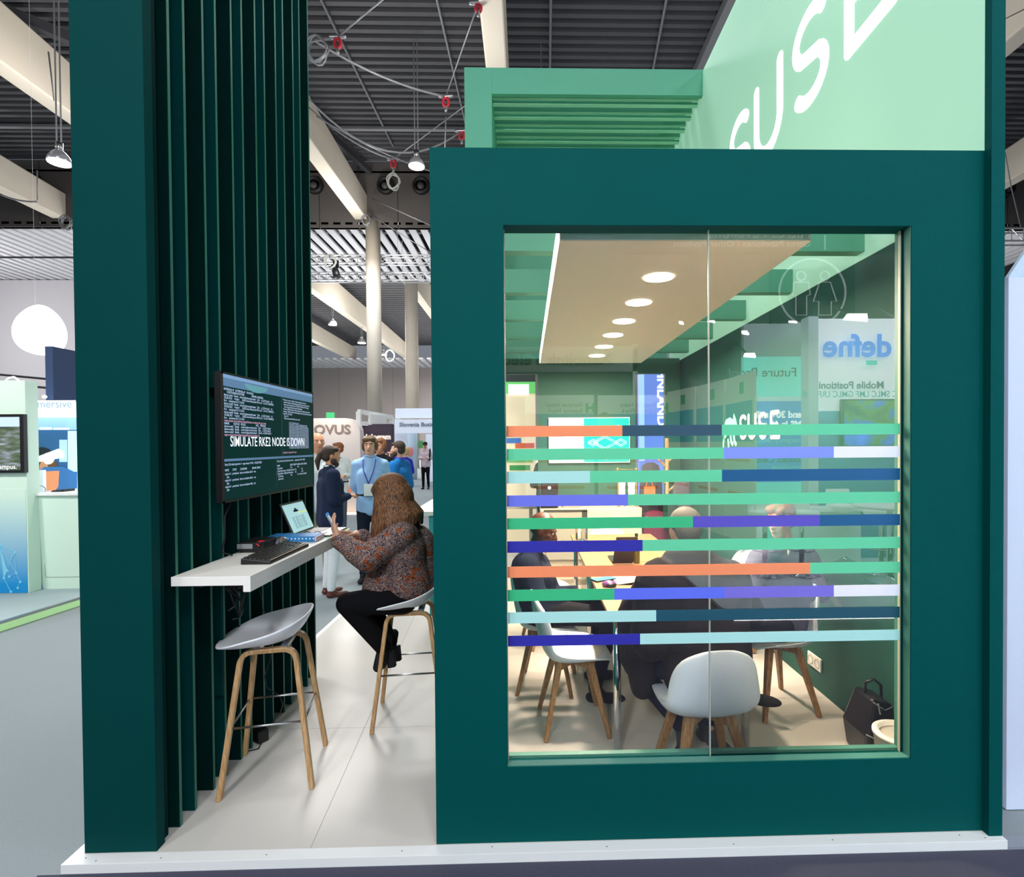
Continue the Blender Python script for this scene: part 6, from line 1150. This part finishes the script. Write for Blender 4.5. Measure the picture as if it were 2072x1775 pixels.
def balding(mb, c, fr, s):
    R_, Fd, U = fr; M3 = rotm(R_, Fd, U); P = lambda r, f, u: c + (R_ * r + Fd * f + U * u) * s; mb.ell(P(0, -.03, .02), (.077 * s, .080 * s, .055 * s), M3)
J, s = stand(-2.52, 6.6, 1.76, math.radians(-60), 'down', (.5, -.7, 0)); person('balding man almost hidden behind the ponytailed man', J, SKIN['c'], s, (WTR, 'shirt'), fabric('beige trousers', 'b8a888'), mat('dark brown shoe', '3c3028', .5), (H_SB, balding))
J, s = stand(-3.22, 9.3, 1.66, math.radians(-60), 'front', (-.75, -.55, .05)); person('young man in a pale grey shirt with a purple lanyard, looking left', J, SKIN['c'], s, (fabric('pale grey shirt', 'd4dcda'), 'shirt'), fabric('slate trousers', '4c5460'), BOOT, (H_RD, hair_short), belt=BOOT, extra=lambda t, J, fr, s: lanyard(t, J, (V((.5, .87, 0)), V((.3, -.95, 0)), V((0, 0, 1))), s))
def mop(mb, c, fr, s):
    hair_short(mb, c, fr, s, 1.1); R_, Fd, U = fr; M3 = rotm(R_, Fd, U); P = lambda r, f, u: c + (R_ * r + Fd * f + U * u) * s
    for q in (-1, 1): mb.ell(P(.076 * q, .0, .01), (.022 * s, .045 * s, .065 * s), M3)
    mb.ell(P(.03, .060, .078), (.055 * s, .032 * s, .030 * s), M3); mb.ell(P(-.03, .055, .085), (.045 * s, .03 * s, .024 * s), M3)
J, s = stand(-1.86, 6.5, 1.71, math.radians(-80), 'back', (.1, -1, .0)); person('sandy haired man in a light blue shirt with a white badge, facing the viewer', J, SKIN['a'], s, (fabric('light blue shirt', '9cc4ec', .85), 'shirt'), fabric('navy trousers', '1c2432'), BOOT, (H_SB, mop), tr=.90, sleeve=1.0, belt=BOOT, collar=MATS['light blue shirt'], extra=lanyard)
J, s = stand(-2.13, 8.0, 1.70, math.radians(-120), 'down', (-.3, -1, 0)); person('man with reddish hair and purple lanyard half hidden behind the man in light blue', J, SKIN['c'], s, (fabric('black jacket', '18181e'), 'suit'), BLK, BOOT, (H_RD, mop), extra=lanyard)
J, s = stand(-1.68, 7.2, 1.66, math.radians(165), 'down', (-.9, .25, 0)); person('dark haired bearded man in a bright blue polo shirt, turned to the left', J, SKIN['a'], s, (fabric('bright blue polo', '1c70b4', .8), 'polo'), BLK, BOOT, (H_DK, lambda mb, c, fr, s: hair_short(mb, c, fr, s, .99)), tr=1.15, sleeve=1.2, collar=LANY, extra=lambda t, J, fr, s: beard(t, J, fr, s, H_DK))
J, s = stand(-2.66, 12, 1.55, math.radians(150), 'front', (-.8, .3, 0)); person('small distant blonde woman in a violet top', J, SKIN['a'], s, (fabric('violet top', '3c34b8'), 'shirt'), BLK, BOOT, (H_BL, mop), vox=.018)
def cap_fn(t, J, fr, s):
    R_, Fd, U = fr; c = V(J['head']); M3 = rotm(R_, Fd, U); mb = MB(); mb.ell(c + U * .055, (.088, .10, .07), M3); mb.ell(c + U * .05 + Fd * .1, (.06, .06, .012), M3); mb.build('cap', BOOT, t, smooth=True)
    n = V(J['shL']); MB().tube([V(J['shL']) + V((.03, -.1, .08)), V(J['shL']) + V((.03, -.13, -.1)), V(J['shL']) + V((0, -.08, -.35))], .03, 6).build('backpack_strap', BOOT, t, smooth=True)
J, s = stand(-3.72, 20, 1.72, math.radians(-95), 'front', (0, -1, -.3)); person('distant man in a dark cap and lilac shirt with a shoulder strap', J, SKIN['c'], s, (fabric('lilac shirt', 'c4b4bc'), 'shirt'), BLK, BOOT, None, vox=.02, extra=cap_fn)
# ---- people at the table
NAVY = fabric('navy blazer', '1e2638'); GREYJ = fabric('blue grey jacket', '56566c', .85); BLKC = fabric('black coat', '232022', .9, .5, .2, 25); WSH = fabric('white shirt', 'e4dedb', .8)
J = dict(floor=0); Y = 3.5
J['pelvis'] = V((.06, 3.52, .55)); J['chest'] = at(1085, 1170, 3.46); J['neck'] = at(1078, 1118, 3.42); J['head'] = at(1098, 1073, 3.38); J['shL'] = at(1090, 1140, 3.66); J['shR'] = at(1068, 1145, 3.24)
J['elR'] = at(1088, 1215, 3.16); J['wrR'] = at(1150, 1203, 3.22); J['elL'] = at(1120, 1205, 3.72); J['wrL'] = at(1165, 1196, 3.55); J['hipL'] = V((.14, 3.62, .52)); J['hipR'] = V((.14, 3.42, .52)); J['knL'] = V((.52, 3.64, .52)); J['knR'] = V((.52, 3.36, .50)); J['anL'] = V((.42, 3.62, .085)); J['anR'] = V((.40, 3.30, .085)); J['toeL'] = V((.56, 3.62, .04)); J['toeR'] = V((.54, 3.28, .04))
J['face'] = (.93, -.20, -.42); J['up'] = (.2, 0, 1); J['handR'] = dict(d=(.95, .2, .05), n=(0, 0, -1), side=(0, 1, 0), curl=.5); J['handL'] = dict(d=(.95, -.3, 0), n=(0, 0, -1), side=(0, -1, 0), curl=.5); J['cloth'] = [(at(1068, 1150, 3.45), at(1092, 1235, 3.45), .11, .13)]
person('bald man in a navy blazer sitting at the left side of the table, looking down', J, SKIN['b'], .93, (NAVY, 'suit'), fabric('charcoal trousers', '1a1a1e'), BOOT, None, vox=.007, tr=1.08, sleeve=1.1, collar=MATS['light blue shirt'])
J = dict(floor=0)
J['pelvis'] = V((.85, 2.55, .55)); J['chest'] = V((.88, 2.63, .88)); J['neck'] = at(1392, 1118, 2.72); J['head'] = at(1386, 1078, 2.79); J['shL'] = at(1322, 1178, 2.68); J['shR'] = at(1478, 1165, 2.68)
J['elL'] = at(1275, 1245, 2.78); J['wrL'] = V((.56, 2.92, .76)); J['elR'] = at(1520, 1240, 2.75); J['wrR'] = V((1.05, 2.95, .76)); J['hipL'] = V((.75, 2.60, .52)); J['hipR'] = V((.95, 2.60, .52))
J['knL'] = at(1285, 1345, 2.82); J['knR'] = at(1500, 1345, 2.88); J['anL'] = V((.80, 2.78, .11)); J['anR'] = V((.93, 2.84, .10)); J['toeL'] = V((.76, 2.66, .04)); J['toeR'] = V((.99, 2.70, .04)); J['face'] = (-.05, .93, -.42); J['up'] = (0, .35, 1)
J['handL'] = dict(d=(.3, .95, 0), n=(0, 0, -1), side=(1, 0, 0), curl=.5); J['handR'] = dict(d=(-.3, .95, 0), n=(0, 0, -1), side=(-1, 0, 0), curl=.5)
J['cloth'] = [(at(1345, 1190, 2.62), at(1320, 1290, 2.6), .15, .11), (at(1440, 1185, 2.62), at(1462, 1290, 2.6), .15, .11), (at(1295, 1320, 2.66), at(1300, 1390, 2.66), .085, .06), (at(1392, 1160, 2.65), at(1392, 1280, 2.6), .15, .16), (at(1285, 1260, 2.72), at(1290, 1330, 2.7), .085, .09), (at(1395, 1135, 2.70), at(1395, 1150, 2.68), .085, .12)]
def greyback(mb, c, fr, s): hair_short(mb, c, fr, s, 1.04)
person('grey haired man in a black coat with his back to the window', J, SKIN['d'], 1.0, (BLKC, 'suit'), fabric('dark navy trousers', '1b2238'), mat('grey sneaker', '3a3836', .7), (H_GR, greyback), vox=.007, tr=1.05, sleeve=1.12, facefx=False)
J = dict(floor=0)
J['pelvis'] = V((1.52, 3.22, .52)); J['chest'] = at(1585, 1165, 3.22); J['neck'] = at(1590, 1108, 3.22); J['head'] = at(1580, 1054, 3.2); J['shL'] = at(1540, 1135, 3.08); J['shR'] = at(1632, 1132, 3.30)
J['elL'] = at(1512, 1195, 3.0); J['wrL'] = at(1520, 1165, 2.9); J['elR'] = at(1655, 1200, 3.2); J['wrR'] = at(1560, 1178, 2.98)
J['wrL'] = V((1.22, 3.18, .78)); J['wrR'] = V((1.20, 3.34, .78)); J['hipL'] = V((1.46, 3.12, .50)); J['hipR'] = V((1.46, 3.32, .50)); J['knL'] = V((1.12, 3.10, .50)); J['knR'] = V((1.12, 3.34, .50)); J['anL'] = V((1.22, 3.02, .30)); J['anR'] = V((1.20, 3.34, .085)); J['toeL'] = V((1.30, 2.98, .18)); J['toeR'] = V((1.06, 3.36, .04)); 
J['face'] = (-.80, -.55, -.15); J['handL'] = dict(d=(-.8, .4, 0), n=(0, 0, -1), side=(0, 1, 0), curl=.6); J['handR'] = dict(d=(-.9, -.3, 0), n=(0, 0, -1), side=(0, -1, 0), curl=.6)
def open_shirt(t, J, fr, s):
    n, c = V(J['neck']), V(J['chest']); Fd = V((-.70, -.70, 0)); mb = MB(); f0 = n + Fd * .075; R_ = V((.7, -.7, 0))
    mb.add([f0 + R_ * .05 + V((0, 0, 0)), f0 - R_ * .05, c + Fd * .145 - V((0, 0, .16)) - R_ * .01, c + Fd * .145 - V((0, 0, .16)) + R_ * .02], [(0, 1, 2, 3)]); mb.build('shirt_front', WSH, t, solid=.02)
person('man with short curly fair hair in a blue grey jacket sitting against the right wall', J, SKIN['d'], .93, (GREYJ, 'suit'), fabric('dark blue trousers', '20222e'), BOOT, (H_SB, hair_short), vox=.007, tr=1.06, sleeve=1.15, collar=WSH, extra=open_shirt)
J, s = stand(.28, 7.4, 1.62, math.radians(-70), 'front', (.3, -1, -.6), lean=.05)
def gcap(t, J, fr, s):
    R_, Fd, U = fr; c = V(J['head']); M3 = rotm(R_, Fd, U); MB().ell(c + U * .045 - Fd * .01, (.095, .11, .085), M3).ell(c + U * .03 + Fd * .1, (.065, .06, .012), M3).build('cap', fabric('dark green cap', '1a4434'), t, smooth=True)
person('person in a dark green cap and top standing behind the coffee machine', J, SKIN['c'], s, (fabric('dark green top', '1c4a38'), 'shirt'), BLK, BOOT, None, extra=gcap, vox=.014)
J, s = stand(-.28, 9.2, 1.70, math.radians(90), 'down'); person('person in dark clothes far beyond the left rear opening', J, SKIN['c'], s, (fabric('dark slate jacket', '242c3a'), 'suit'), BLK, BOOT, (H_SB, mop), vox=.016)
